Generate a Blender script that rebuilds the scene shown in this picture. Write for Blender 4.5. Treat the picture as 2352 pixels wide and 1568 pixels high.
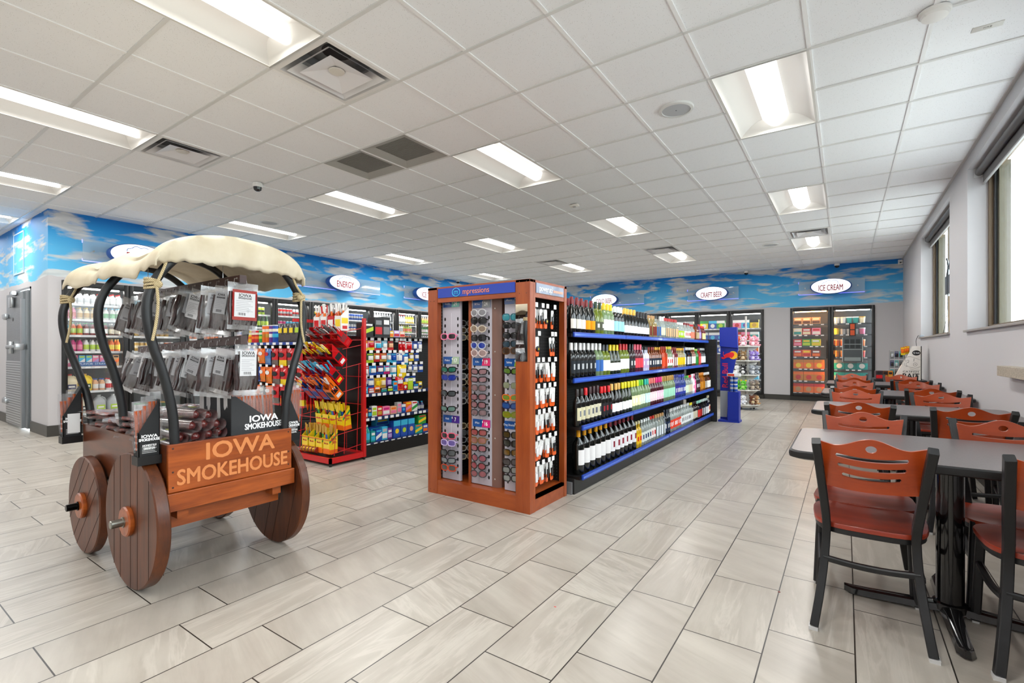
import bpy, bmesh, math, random
from mathutils import Vector, Matrix
C = bpy.context.scene.collection
PI = math.pi
R = random.Random(7)
for o in list(bpy.data.objects): bpy.data.objects.remove(o)

# ------------------------------------------------------------------ camera, world, exposure
cam_d = bpy.data.cameras.new('camera'); cam = bpy.data.objects.new('camera', cam_d); C.objects.link(cam)
cam.location = (0, 0, 1.2); cam.rotation_euler = (PI/2, 0, 0.6008)
cam_d.sensor_width = 36; cam_d.lens = 17.1; cam_d.shift_y = 0.0075; cam_d.clip_start = 0.05; cam_d.clip_end = 200
sc = bpy.context.scene
sc.camera = cam
vs = sc.view_settings
vs.view_transform = 'Standard'; vs.look = 'None'; vs.gamma = 1; vs.use_curve_mapping = False
vs.exposure = 1.1
sc.cycles.use_denoising = True
sc.cycles.max_bounces = 8; sc.cycles.transparent_max_bounces = 16
sc.cycles.sample_clamp_indirect = 6
LIGHT = 2.2       # glow of the ceiling diffusers
LAMP_W = 14.0     # watts of each ceiling light, thrown downwards
wd = bpy.data.worlds.new('daylight'); sc.world = wd; wd.use_nodes = True
bg = wd.node_tree.nodes['Background']
bg.inputs[0].default_value = (0.86, 0.96, 1.0, 1); bg.inputs[1].default_value = 4.2

# ------------------------------------------------------------------ materials
def lin(c):
    if isinstance(c, str):
        c = c.lstrip('#'); c = [int(c[i:i+2], 16)/255 for i in (0, 2, 4)]
    return tuple(((v/12.92) if v <= .04045 else ((v+.055)/1.055)**2.4) for v in c[:3])
MATS = {}
class N:
    """small node-tree helper"""
    def __init__(s, name):
        s.m = bpy.data.materials.new(name); s.m.use_nodes = True; s.t = s.m.node_tree
        s.b = s.t.nodes['Principled BSDF']; s.out = s.t.nodes['Material Output']; MATS[name] = s.m
    def n(s, typ, ins=None, **kw):
        x = s.t.nodes.new(typ)
        for k, v in kw.items(): setattr(x, k, v)
        for k, v in (ins or {}).items(): s.set(x.inputs[k], v)
        return x
    def set(s, sock, v):
        if isinstance(v, bpy.types.NodeSocket): s.t.links.new(v, sock)
        elif isinstance(v, bpy.types.Node): s.t.links.new(v.outputs[0], sock)
        elif isinstance(v, (tuple, list)) and len(v) == 3 and sock.type == 'RGBA': sock.default_value = (*v, 1)
        else: sock.default_value = v
    def P(s, **kw):
        names = dict(col='Base Color', rough='Roughness', metal='Metallic', spec='Specular IOR Level', trans='Transmission Weight',
                     alpha='Alpha', emit='Emission Color', es='Emission Strength', nrm='Normal', ior='IOR', coat='Coat Weight', crough='Coat Roughness', sheen='Sheen Weight', sss='Subsurface Weight')
        for k, v in kw.items(): s.set(s.b.inputs[names[k]], v)
        return s
    def math(s, op, a, b=0.0, c=0.0):
        x = s.n('ShaderNodeMath', operation=op)
        for i, v in enumerate((a, b, c)): s.set(x.inputs[i], v)
        return x.outputs[0]
    def mix(s, f, a, b):
        x = s.n('ShaderNodeMix', data_type='RGBA'); s.set(x.inputs['Factor'], f); s.set(x.inputs[6], a); s.set(x.inputs[7], b)
        return x.outputs[2]
    def noise(s, vec, scale, detail=3, rough=.5):
        return s.n('ShaderNodeTexNoise', {'Vector': vec, 'Scale': scale, 'Detail': detail, 'Roughness': rough})
    def pos(s): return s.n('ShaderNodeNewGeometry').outputs['Position']
    def obj(s): return s.n('ShaderNodeTexCoord').outputs['Object']
    def scale(s, vec, v, loc=(0, 0, 0)):
        return s.n('ShaderNodeMapping', {'Vector': vec, 'Scale': v, 'Location': loc}).outputs[0]
    def ramp(s, f, stops):
        x = s.n('ShaderNodeValToRGB', {'Fac': f}); e = x.color_ramp.elements
        e[0].position = stops[0][0]; e[0].color = (*stops[0][1], 1); e[1].position = stops[-1][0]; e[1].color = (*stops[-1][1], 1)
        for p, c in stops[1:-1]: el = e.new(p); el.color = (*c, 1)
        return x.outputs[0]
    def bump(s, h, strength=.3, dist=.002):
        return s.n('ShaderNodeBump', {'Height': h, 'Strength': strength, 'Distance': dist}).outputs[0]

def painted(name, rough, **kw):
    a = N(name); at = a.n('ShaderNodeAttribute', attribute_name='Col')
    a.P(col=at.outputs['Color'], rough=rough, **kw); return a
painted('matte', .65); painted('satin', .38); painted('gloss', .12, coat=.3); painted('metal', .28, metal=1.0)
painted('blackmetal', .42, spec=.5)
painted('paper', .8, spec=.2)
a = N('clear'); at = a.n('ShaderNodeAttribute', attribute_name='Col').outputs['Color']
gl = a.n('ShaderNodeBsdfGlossy', {'Color': (1, 1, 1), 'Roughness': .06}); tr = a.n('ShaderNodeBsdfTransparent', {'Color': at})
df = a.n('ShaderNodeBsdfDiffuse', {'Color': at})
m1 = a.n('ShaderNodeMixShader', {0: .35}); a.set(m1.inputs[1], tr.outputs[0]); a.set(m1.inputs[2], df.outputs[0])
fr = a.n('ShaderNodeFresnel', {'IOR': 1.5}); m2 = a.n('ShaderNodeMixShader', {0: fr.outputs[0]}); a.set(m2.inputs[1], m1.outputs[0]); a.set(m2.inputs[2], gl.outputs[0])
a.set(a.out.inputs[0], m2.outputs[0])
def film(name, tint, op, rough=.15, spec=.0):
    a = N(name); gl = a.n('ShaderNodeBsdfGlossy', {'Color': (1, 1, 1), 'Roughness': rough}); tr = a.n('ShaderNodeBsdfTransparent', {'Color': (1, 1, 1)})
    df = a.n('ShaderNodeBsdfDiffuse', {'Color': tint})
    m1 = a.n('ShaderNodeMixShader', {0: op}); a.set(m1.inputs[1], tr.outputs[0]); a.set(m1.inputs[2], df.outputs[0])
    lw = a.n('ShaderNodeLayerWeight', {'Blend': .25}); f = a.math('ADD', a.math('MULTIPLY', lw.outputs['Fresnel'], .5), spec)
    m2 = a.n('ShaderNodeMixShader', {0: f}); a.set(m2.inputs[1], m1.outputs[0]); a.set(m2.inputs[2], gl.outputs[0])
    a.set(a.out.inputs[0], m2.outputs[0]); return a
film('glass', (.8, .85, .85), .03, .02, .01)
film('bag_film', (.6, .6, .61), .15, .2, .08)
film('acrylic', (.5, .6, .65), .25, .05, .03)
film('screen', (.8, .85, .8), .45, .5, .0)
def emis(name, col, s):
    a = N(name); a.P(col=(0.8, .8, .8), emit=col, es=s); return a
emis('lamp', (1.0, .985, .95), LIGHT)
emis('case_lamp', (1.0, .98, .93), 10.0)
emis('added_warm_glow', (1.0, .48, .16), 30.0)  # added orange glow, stands in for a reflection on the freezer glass
emis('sign_face', (.86, .93, 1.0), .3)
emis('blue_edge', (.03, .05, 1.0), .7)

def wood(name, c1, c2, rough=.3, sc_=(2, 2, 14), coat=.2, grain='z', noise_mix=.5):
    a = N(name); o = a.obj()
    s = {'z': (9, 9, .9), 'x': (.9, 9, 9), 'y': (9, .9, 9)}[grain]
    n1 = a.noise(a.scale(o, s), 2.2, 4, .55); n2 = a.noise(a.scale(o, tuple(v*5 for v in s)), 3, 3)
    n3 = a.noise(o, 3.0, 2)
    f = a.math('ADD', a.math('MULTIPLY', n1.outputs[0], .6), a.math('ADD', a.math('MULTIPLY', n2.outputs[0], .2), a.math('MULTIPLY', n3.outputs[0], .3)))
    col = a.ramp(f, [(.38, c1), (.68, c2)])
    a.P(col=col, rough=rough, coat=coat, crough=.15, nrm=a.bump(n2.outputs[0], .08, .001)); return a
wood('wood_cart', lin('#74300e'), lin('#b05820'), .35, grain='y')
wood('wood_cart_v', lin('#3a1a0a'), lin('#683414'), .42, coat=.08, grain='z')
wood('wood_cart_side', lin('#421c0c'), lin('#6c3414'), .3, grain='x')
wood('wood_kiosk', lin('#84360f'), lin('#a44e1c'), .4, grain='z')
wood('wood_kiosk_h', lin('#84360f'), lin('#a44e1c'), .4, grain='x')
wood('wood_chair', lin('#8e320c'), lin('#a84010'), .32, grain='x', coat=.25)
wood('wood_seat', lin('#8c2a18'), lin('#a83c20'), .3, grain='x', coat=.35)
wood('wood_dark', lin('#2a1714'), lin('#40241e'), .4, grain='x')

# floor: 12x24 inch marble-look porcelain, one-third offset
a = N('floor_tile'); p = a.pos(); sx = a.n('ShaderNodeSeparateXYZ', {0: p})
tx = a.math('ADD', sx.outputs[1], -0.525+60*.605); ty = a.math('ADD', sx.outputs[0], 1.788+80*.3033)
v = a.n('ShaderNodeCombineXYZ', {0: tx, 1: ty})
br = a.n('ShaderNodeTexBrick', {'Vector': v.outputs[0], 'Color1': (0, 0, 0), 'Color2': (1, 1, 1), 'Mortar': (0, 0, 0), 'Scale': 1.0, 'Mortar Size': .0026, 'Mortar Smooth': .0, 'Bias': 0.0, 'Brick Width': .605, 'Row Height': .3033},
         offset=.33333, offset_frequency=2)
rnd = br.outputs['Color']
sr = a.n('ShaderNodeSeparateColor', {0: rnd}).outputs[0]
ang = a.math('ADD', a.math('MULTIPLY', a.math('GREATER_THAN', sr, .5), 1.2), .35)
off = a.n('ShaderNodeCombineXYZ', {0: a.math('MULTIPLY', sr, 37.0), 1: a.math('MULTIPLY', sr, 91.0), 2: 0.0})
pv = a.n('ShaderNodeVectorMath', {0: p, 1: off.outputs[0]}, operation='ADD')
rot = a.n('ShaderNodeVectorRotate', {'Vector': pv.outputs[0], 'Angle': ang}, rotation_type='Z_AXIS')
sv = a.scale(rot.outputs[0], (1.0, 5.0, 1))
n1 = a.noise(sv, 1.4, 5, .55); n1.inputs['Distortion'].default_value = .25
n2 = a.noise(rot.outputs[0], 1.7, 5, .6); n3 = a.noise(a.scale(rot.outputs[0], (1.5, 22, 1)), 1.5, 4, .65)
f = a.math('ADD', a.math('MULTIPLY', n1.outputs[0], .55), a.math('ADD', a.math('MULTIPLY', n2.outputs[0], .35), a.math('MULTIPLY', n3.outputs[0], .1)))
col = a.ramp(f, [(.34, lin('#9a948a')), (.46, lin('#a69f95')), (.56, lin('#b0aaa0')), (.70, lin('#bcb6ac'))])
vn = a.noise(a.scale(rot.outputs[0], (.55, 4.5, 1), (3.1, 7.7, 0)), 1.5, 6, .62); vn.inputs['Distortion'].default_value = .5
rid = a.math('SUBTRACT', 1.0, a.math('MINIMUM', 1.0, a.math('MULTIPLY', a.math('ABSOLUTE', a.math('SUBTRACT', vn.outputs[0], .5)), 26.0)))
col = a.mix(a.math('MULTIPLY', a.math('MULTIPLY', rid, .30), a.math('GREATER_THAN', sr, .35)), col, lin('#cfc9c0'))
rid2 = a.math('SUBTRACT', 1.0, a.math('MINIMUM', 1.0, a.math('MULTIPLY', a.math('ABSOLUTE', a.math('SUBTRACT', vn.outputs[0], .58)), 18.0)))
col = a.mix(a.math('MULTIPLY', rid2, .20), col, lin('#928a7d'))
col = a.mix(a.math('MULTIPLY', sr, .10), col, lin('#9a9488'))
col = a.mix(br.outputs['Fac'], col, lin('#2e2b27'))
a.P(col=col, rough=.30, spec=.42, nrm=a.bump(a.math('SUBTRACT', 1.0, br.outputs['Fac']), .5, .002))
# acoustic ceiling tile
a = N('ceiling_tile'); p = a.pos()
vor = a.n('ShaderNodeTexVoronoi', {'Vector': p, 'Scale': 95.0, 'Randomness': 1.0})
sp = a.math('LESS_THAN', vor.outputs['Distance'], .17); nn = a.noise(p, 30, 3)
sp = a.math('MULTIPLY', sp, a.math('GREATER_THAN', nn.outputs[0], .47))
a.P(col=a.mix(a.math('MULTIPLY', sp, .5), lin('#f3f4f6'), lin('#9b9a98')), rough=.9, spec=.1, nrm=a.bump(nn.outputs[0], .15, .002))
a = N('wall_paint'); nn = a.noise(a.pos(), 60, 2)
a.P(col=lin('#bfbdbf'), rough=.55, spec=.35, nrm=a.bump(nn.outputs[0], .06, .001))
# painted sky mural over pale grey paint
a = N('mural'); p = a.pos(); s3 = a.n('ShaderNodeSeparateXYZ', {0: p}); h = a.math('ADD', s3.outputs[0], s3.outputs[1]); z = s3.outputs[2]
cv = a.n('ShaderNodeCombineXYZ', {0: h, 1: a.math('MULTIPLY', z, 4.6), 2: 0.0}).outputs[0]
c1 = a.noise(cv, 1.5, 5, .5); c1.inputs['Distortion'].default_value = .3
c2 = a.noise(a.scale(cv, (1, 1, 1), (31, 9, 0)), .55, 2)
cl = a.math('ADD', c1.outputs[0], a.math('MULTIPLY', a.math('SUBTRACT', c2.outputs[0], .5), .35))
cm = a.n('ShaderNodeMapRange', {'Value': cl, 'From Min': .50, 'From Max': .60}).outputs[0]
zz = a.n('ShaderNodeMapRange', {'Value': z, 'From Min': 2.2, 'From Max': 3.1}).outputs[0]
blue = a.ramp(zz, [(0, lin('#62bce8')), (.45, lin('#58b4e6')), (.8, lin('#2a94da')), (1, lin('#1a78c8'))])
sh = a.noise(a.scale(cv, (1, 1.4, 1), (0, .35, 0)), 2.4, 4)
cc = a.ramp(sh.outputs[0], [(.3, lin('#bcbcb6')), (.6, lin('#e2dcd2'))])
sky = a.mix(a.math('MULTIPLY', cm, .82), blue, cc)
hz = a.noise(a.n('ShaderNodeCombineXYZ', {0: h, 1: 0.0, 2: 0.0}).outputs[0], 1.6, 3, .6)
edge = a.math('GREATER_THAN', z, a.math('ADD', 2.13, a.math('MULTIPLY', hz.outputs[0], .14)))
a.P(col=a.mix(edge, lin('#bfbdbf'), sky), rough=.6, spec=.25)
# grey-brown laminate
a = N('laminate'); nn = a.noise(a.pos(), 160, 3, .7)
a.P(col=a.ramp(nn.outputs[0], [(.35, lin('#524a4a')), (.65, lin('#605858'))]), rough=.33, spec=.45)
a = N('canvas'); o = a.obj(); nn = a.noise(o, 7, 4); wv = a.noise(a.scale(o, (1, 1, 1)), 260, 1)
a.P(col=a.ramp(nn.outputs[0], [(.3, lin('#d2c5aa')), (.7, lin('#e4dac4'))]), rough=.85, spec=.1, nrm=a.bump(wv.outputs[0], .15, .001))
a = N('jerky'); nn = a.noise(a.obj(), 45, 4, .7)
a.P(col=a.ramp(nn.outputs[0], [(.3, lin('#160b0a')), (.7, lin('#3c1a17'))]), rough=.3, coat=.4, nrm=a.bump(nn.outputs[0], .6, .006))
a = N('sausage'); nn = a.noise(a.obj(), 30, 4, .7)
a.P(col=a.ramp(nn.outputs[0], [(.3, lin('#3c0d0c')), (.7, lin('#6e1c18'))]), rough=.2, coat=.6, nrm=a.bump(nn.outputs[0], .4, .004))
a = N('meat'); vo = a.n('ShaderNodeTexVoronoi', {'Vector': a.obj(), 'Scale': 38.0})
a.P(col=a.ramp(vo.outputs['Distance'], [(.1, lin('#a8402a')), (.6, lin('#5e1a12'))]), rough=.3, coat=.3, nrm=a.bump(vo.outputs['Distance'], .5, .004))
a = N('pegboard'); o = a.obj(); 
def dots(a, vec, pitch, r, ax):
    s = a.n('ShaderNodeSeparateXYZ', {0: vec}); d = []
    for i in ax:
        u = a.math('SUBTRACT', a.math('FRACT', a.math('ADD', a.math('DIVIDE', s.outputs[i], pitch), 50.0)), .5); d.append(a.math('MULTIPLY', u, u))
    return a.math('LESS_THAN', a.math('SQRT', a.math('ADD', d[0], d[1])), r)
d1 = dots(a, a.pos(), .0254, .13, (1, 2))
a.P(col=a.mix(d1, lin('#101010'), lin('#5a5a5a')), rough=.5)
a = N('pegboard_x'); d1 = dots(a, a.pos(), .0254, .13, (0, 2)); a.P(col=a.mix(d1, lin('#101010'), lin('#5a5a5a')), rough=.5)
a = N('mirror'); a.P(col=(.9, .9, .9), metal=1.0, rough=.02)
a = N('brushed'); nn = a.noise(a.scale(a.pos(), (3, 3, 90)), 3, 3); a.P(col=lin('#85898c'), metal=.75, rough=a.math('ADD', a.math('MULTIPLY', nn.outputs[0], .2), .25))
a = N('diamond'); p = a.pos(); s = a.n('ShaderNodeSeparateXYZ', {0: p}); w = a.math('SINE', a.math('MULTIPLY', s.outputs[2], 170.0))
w2 = a.math('SINE', a.math('MULTIPLY', s.outputs[0], 120.0)); ww = a.math('ADD', w, a.math('MULTIPLY', w2, .4))
a.P(col=a.ramp(a.math('ADD', a.math('MULTIPLY', ww, .3), .5), [(.3, lin('#73777a')), (.7, lin('#c4c7c9'))]), metal=.7, rough=.3, nrm=a.bump(ww, .4, .003))
a = N('stone'); nn = a.noise(a.obj(), 90, 4); a.P(col=a.ramp(nn.outputs[0], [(.35, lin('#8f8678')), (.65, lin('#b7ad9c'))]), rough=.5)
a = N('plush'); at = a.n('ShaderNodeAttribute', attribute_name='Col'); nn = a.noise(a.obj(), 180, 2)
a.P(col=at.outputs['Color'], rough=.95, spec=.05, sheen=.5, nrm=a.bump(nn.outputs[0], .6, .004))
a = N('rope'); o = a.obj(); wv = a.n('ShaderNodeTexWave', {'Vector': o, 'Scale': 60.0, 'Distortion': 2.0}, bands_direction='DIAGONAL')
a.P(col=a.mix(wv.outputs[1], lin('#a8926a'), lin('#dccba2')), rough=.85, nrm=a.bump(wv.outputs[1], .6, .003))

# ------------------------------------------------------------------ mesh building
class MB:
    def __init__(s): s.v = []; s.f = []; s.c = []; s.m = []; s.mk = []
    def mi(s, m):
        if m not in s.mk: s.mk.append(m)
        return s.mk.index(m)
    def add(s, vs, fs, col='#808080', mat='satin', M=None):
        b = len(s.v); s.v += [tuple(M @ Vector(p)) if M else tuple(p) for p in vs]
        c = lin(col) if isinstance(col, str) else col; k = s.mi(mat)
        for f in fs: s.f.append([b+i for i in f]); s.c.append(c); s.m.append(k)
        return s
    def box(s, x0, x1, y0, y1, z0, z1, col='#808080', mat='satin', bev=0, M=None):
        if bev:
            bm = bmesh.new(); bmesh.ops.create_cube(bm, size=1, matrix=Matrix.Translation(((x0+x1)/2, (y0+y1)/2, (z0+z1)/2)) @ Matrix.Diagonal((x1-x0, y1-y0, z1-z0, 1)))
            bmesh.ops.bevel(bm, geom=bm.edges[:], offset=bev, segments=2, affect='EDGES', profile=.5)
            s.bm(bm, col, mat, M); return s
        vs = [(x, y, z) for z in (z0, z1) for y in (y0, y1) for x in (x0, x1)]
        return s.add(vs, [(0, 2, 3, 1), (4, 5, 7, 6), (0, 1, 5, 4), (2, 6, 7, 3), (0, 4, 6, 2), (1, 3, 7, 5)], col, mat, M)
    def bm(s, bm, col, mat, M=None):
        bm.verts.ensure_lookup_table()
        for i, v in enumerate(bm.verts): v.index = i
        s.add([v.co[:] for v in bm.verts], [[v.index for v in f.verts] for f in bm.faces], col, mat, M); bm.free()
    def lathe(s, prof, seg=16, col='#808080', mat='satin', M=None, cx=0, cy=0, cap=True):
        """prof: [(r, z)] or [(r, z, col)]; colour of the band that starts at the point"""
        rings = []
        for q in prof:
            b = len(s.v); rings.append(b)
            for i in range(seg):
                t = 2*PI*i/seg; p = Vector((cx+q[0]*math.cos(t), cy+q[0]*math.sin(t), q[1])); s.v.append(tuple(M @ p) if M else tuple(p))
        k = s.mi(mat); cur = col
        def cc(c): return lin(c) if isinstance(c, str) else c
        for j in range(len(prof)-1):
            if len(prof[j]) > 2: cur = prof[j][2]
            for i in range(seg):
                a, b = rings[j], rings[j+1]; s.f.append([a+i, a+(i+1) % seg, b+(i+1) % seg, b+i]); s.c.append(cc(cur)); s.m.append(k)
        if cap:
            if prof[0][0] > 1e-4: s.f.append([rings[0]+i for i in range(seg)][::-1]); s.c.append(cc(prof[0][2] if len(prof[0]) > 2 else col)); s.m.append(k)
            if prof[-1][0] > 1e-4: s.f.append([rings[-1]+i for i in range(seg)]); s.c.append(cc(cur)); s.m.append(k)
        return s
    def sweep(s, path, sec, col='#808080', mat='satin', ref=(0, 0, 1), closed=False, M=None, scl=None):
        """sweep a 2-D section along a path; section axis 2 follows ref"""
        path = [Vector(p) for p in path]; n = len(path); ref = Vector(ref); rings = []
        for i, p in enumerate(path):
            a = path[i-1] if (i > 0 or closed) else p; b = path[(i+1) % n] if (i < n-1 or closed) else p
            t = (b-a).normalized(); u = t.cross(ref)
            if u.length < 1e-3: u = t.cross(Vector((1, 0, .01)))
            u.normalize(); w = u.cross(t); rings.append(len(s.v)); g = scl[i] if scl else 1
            for q in sec:
                r = p+u*q[0]*g+w*q[1]*g; s.v.append(tuple(M @ r) if M else tuple(r))
        k = s.mi(mat); c = lin(col) if isinstance(col, str) else col; m = len(sec)
        for j in range(n if closed else n-1):
            a, b = rings[j], rings[(j+1) % n]
            for i in range(m): s.f.append([a+i, a+(i+1) % m, b+(i+1) % m, b+i]); s.c.append(c); s.m.append(k)
        if not closed:
            for r, o in ((rings[0], 1), (rings[-1], -1)): s.f.append([r+i for i in range(m)][::-o]); s.c.append(c); s.m.append(k)
        return s
    def tube(s, path, r, col='#808080', mat='satin', seg=8, closed=False, M=None, scl=None):
        ext = [max(p[i] for p in path)-min(p[i] for p in path) for i in range(3)]; k = ext.index(min(ext)); ref = [.013, .007, .011]; ref[k] = 1.0
        return s.sweep(path, [(r*math.cos(2*PI*i/seg), r*math.sin(2*PI*i/seg)) for i in range(seg)], col, mat, ref, closed, M, scl)
    def bar(s, path, w, h, col='#808080', mat='satin', ref=(0, 0, 1), bev=.2, **k):
        a, b, c = w/2, h/2, min(w, h)*bev
        return s.sweep(path, [(-a+c, -b), (a-c, -b), (a, -b+c), (a, b-c), (a-c, b), (-a+c, b), (-a, b-c), (-a, -b+c)], col, mat, ref, **k)
    def prism(s, poly, lo, hi, axis='z', col='#808080', mat='satin', M=None):
        """extrude a 2-D polygon; axis x: poly is (y,z), y: (x,z), z: (x,y)"""
        def P(q, d): return {'x': (d, q[0], q[1]), 'y': (q[0], d, q[1]), 'z': (q[0], q[1], d)}[axis]
        n = len(poly)
        return s.add([P(q, lo) for q in poly]+[P(q, hi) for q in poly], [list(range(n))[::-1], [n+i for i in range(n)]]+[[i, (i+1) % n, n+(i+1) % n, n+i] for i in range(n)], col, mat, M)
    def ell(s, c, r, col='#808080', mat='satin', seg=10, rings=6, M=None):
        prof = [(math.sin(PI*j/rings), -math.cos(PI*j/rings)) for j in range(rings+1)]
        T = Matrix.Translation(c) @ Matrix.Diagonal((*r, 1)); T = (M @ T) if M else T
        return s.lathe([(max(a, 1e-5), b) for a, b in prof], seg, col, mat, T, cap=False)
    def mesh(s, name, smooth=38, recalc=True):
        me = bpy.data.meshes.new(name); me.from_pydata(s.v, [], s.f); me.update()
        for k in s.mk: me.materials.append(MATS[k])
        me.polygons.foreach_set('material_index', s.m)
        ca = me.color_attributes.new('Col', 'FLOAT_COLOR', 'CORNER'); buf = []
        for f, c in zip(s.f, s.c): buf += [*c, 1.0]*len(f)
        ca.data.foreach_set('color', buf)
        if recalc:
            bm = bmesh.new(); bm.from_mesh(me); bmesh.ops.recalc_face_normals(bm, faces=bm.faces[:]); bm.to_mesh(me); bm.free()
        if smooth: me.shade_smooth(); me.set_sharp_from_angle(angle=math.radians(smooth))
        else: me.shade_flat()
        return me
    def obj(s, name, parent=None, smooth=38, loc=(0, 0, 0), rot=(0, 0, 0), recalc=True):
        return link(name, s.mesh(name, smooth, recalc), parent, loc, rot)
def link(name, me, parent=None, loc=(0, 0, 0), rot=(0, 0, 0)):
    o = bpy.data.objects.new(name, me); C.objects.link(o); o.parent = parent; o.location = loc; o.rotation_euler = rot; return o
def tag(o, label=None, cat=None, group=None, kind=None):
    for k, v in (('label', label), ('category', cat), ('group', group), ('kind', kind)):
        if v: o[k] = v
    return o
def thing(name, label, cat, loc=(0, 0, 0), rz=0, group=None):
    o = link(name, None, None, loc, (0, 0, rz)); return tag(o, label, cat, group)
def struct(o): o['kind'] = 'structure'; return o
KIDS = {}
def dup(root, loc, rot=None, label=None, group=None, parent=None):
    r = root.copy(); C.objects.link(r); r.parent = parent
    if loc is not None: r.location = loc
    if rot is not None: r.rotation_euler = (0, 0, rot) if isinstance(rot, (int, float)) else rot
    if label: r['label'] = label
    if group: r['group'] = group
    if root.name not in KIDS: KIDS[root.name] = list(root.children)
    for ch in KIDS[root.name]: dup(ch, None, None, parent=r)
    return r
TXT = {}
def text(s, size, col='#ffffff', mat='matte', bold=0.0, ext=.0006, align='CENTER', sx=1.0):
    """flat lettering as a mesh in the XY plane, cached"""
    key = (s, round(size, 5), col, mat, bold, align, sx)
    if key in TXT: return TXT[key]
    cu = bpy.data.curves.new('lettering', 'FONT'); cu.body = s; cu.size = size; cu.align_x = align; cu.align_y = 'CENTER'; cu.extrude = ext
    cu.resolution_u = 3
    t = bpy.data.objects.new('lettering', cu); me = bpy.data.meshes.new_from_object(t); bpy.data.objects.remove(t)
    for v in me.vertices: v.co.x *= sx
    if bold:   # heavier strokes: the outline repeated around itself
        n = len(me.vertices); co = [v.co.copy() for v in me.vertices]; fs = [tuple(p.vertices) for p in me.polygons]; V = []; F = []; e = bold*size*.55
        for q, (dx, dy) in enumerate(((0, 0), (1, 0), (-1, 0), (0, 1), (0, -1), (.7, .7), (-.7, .7), (.7, -.7), (-.7, -.7))):
            V += [(c.x+dx*e, c.y+dy*e, c.z+q*.00002) for c in co]; F += [tuple(i+q*n for i in f) for f in fs]
        me = bpy.data.meshes.new('lettering'); me.from_pydata(V, [], F); me.update()
    me.materials.clear(); me.materials.append(MATS[mat]); ca = me.color_attributes.new('Col', 'FLOAT_COLOR', 'CORNER')
    c = lin(col); ca.data.foreach_set('color', [*c, 1.0]*len(me.loops)); TXT[key] = me
    return me
def letter(s, size, loc, rot, parent, col='#ffffff', name='lettering', **k):
    """rot: facing: 'x' faces +x, '-y' faces -y, '-x', or an euler"""
    e = {'x': (PI/2, 0, PI/2), '-y': (PI/2, 0, 0), '-x': (PI/2, 0, -PI/2)}.get(rot, rot) if isinstance(rot, str) else rot
    return link(name, text(s, size, col, **k), parent, loc, e)
ORD = 'first second third fourth fifth sixth seventh eighth ninth tenth eleventh twelfth thirteenth fourteenth fifteenth sixteenth seventeenth eighteenth nineteenth twentieth'.split()
TENS = ['', '', 'twenty', 'thirty', 'forty', 'fifty', 'sixty', 'seventy', 'eighty', 'ninety']
def nth(n):
    if n <= 20: return ORD[n-1]
    if n % 10 == 0: return TENS[n//10][:-1]+'ieth'
    return TENS[n//10]+'-'+ORD[n % 10-1]
CNT = {}
def count(key): CNT[key] = CNT.get(key, 0)+1; return CNT[key]
# ------------------------------------------------------------------ the room
T = .6096; GX = -3.2385; GY = 2.4177; H = 3.118
def gx(j): return GX+j*T
def gy(i): return GY+i*T
XR = 1.01; XL = -9.0; YB = 13.2; YF = -3.2; XW = -13.5
struct(MB().box(XW, XR+.4, YF, YB+1.2, -.05, 0, mat='floor_tile').obj('floor', smooth=0))
lights = [(j, i) for i in (-8, -3, 2, 7, 12) for j in (-16, -12, -8, -4, 0, 4) if not (j < -8 and i > -2)]
vents = [(0, -1), (-4, -1), (0, 11), (-4, 11), (4, 11)]
returns = [(-2, 1), (-1, 1)]
used = {(j, i+k) for j, i in lights for k in (0, 1)} | set(vents) | set(returns)
m = MB(); j0 = -17; j1 = 8; i0 = -10; i1 = 19
for j in range(j0, j1):
    for i in range(i0, i1):
        if (j, i) in used: continue
        x0, x1 = max(gx(j), XW), min(gx(j+1), XR+.001); y0, y1 = max(gy(i), YF), min(gy(i+1), YB+.001)
        if x1 <= x0 or y1 <= y0: continue
        if x1 <= XL-.05 and y0 >= 1.9: continue
        m.box(x0, x1, y0, y1, H+.006, H+.02, mat='ceiling_tile')
struct(m.obj('ceiling', smooth=0))
m = MB()
for j in range(j0+1, 7):
    yy = 1.9 if gx(j) < XL else YB
    m.box(gx(j)-.012, gx(j)+.012, YF, yy, H-.001, H+.03, '#f4f4f4', 'satin')
for i in range(i0+1, i1-1):
    xx = XW if gy(i) < 1.9 else XL
    if gy(i) >= YB: continue
    cut = sorted((gx(j), gx(j+1)) for j, q in lights if q+1 == i and gx(j+1) > xx); a = xx
    for p, q in cut+[(XR, XR)]:
        if p > a+.02: m.box(a, p, gy(i)-.012, gy(i)+.012, H-.002, H+.03, '#dcdcda', 'satin')
        a = q
m.box(XR-.022, XR, YF, YB, H-.003, H+.02, '#c9c7c4', 'satin')
struct(m.obj('trim_1', smooth=0))
struct(MB().box(XW-.3, XR+.5, YF-.3, YB+.4, H+.22, H+.3, '#8a8a8a', 'matte').obj('trim_2', smooth=0))
# walls
def wall(name, boxes, mat='wall_paint'):
    m = MB()
    for b in boxes: m.box(*b, mat=mat)
    return struct(m.obj(name, smooth=0))
W0, W1 = 1.39, 2.995      # window sill / head height
wins = [(-2.6, -.3), (.6, 2.9), (3.75, 6.607), (7.62, 10.257)]
ys = [YF]+[v for w in wins for v in w]+[YB]
bx = [(XR, XR+.22, YF, YB, 0, W0), (XR, XR+.22, YF, YB, W1, H+.1)]
for k in range(0, len(ys), 2): bx.append((XR, XR+.22, ys[k], ys[k+1], W0, W1))
wall('wall_right', bx)
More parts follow.
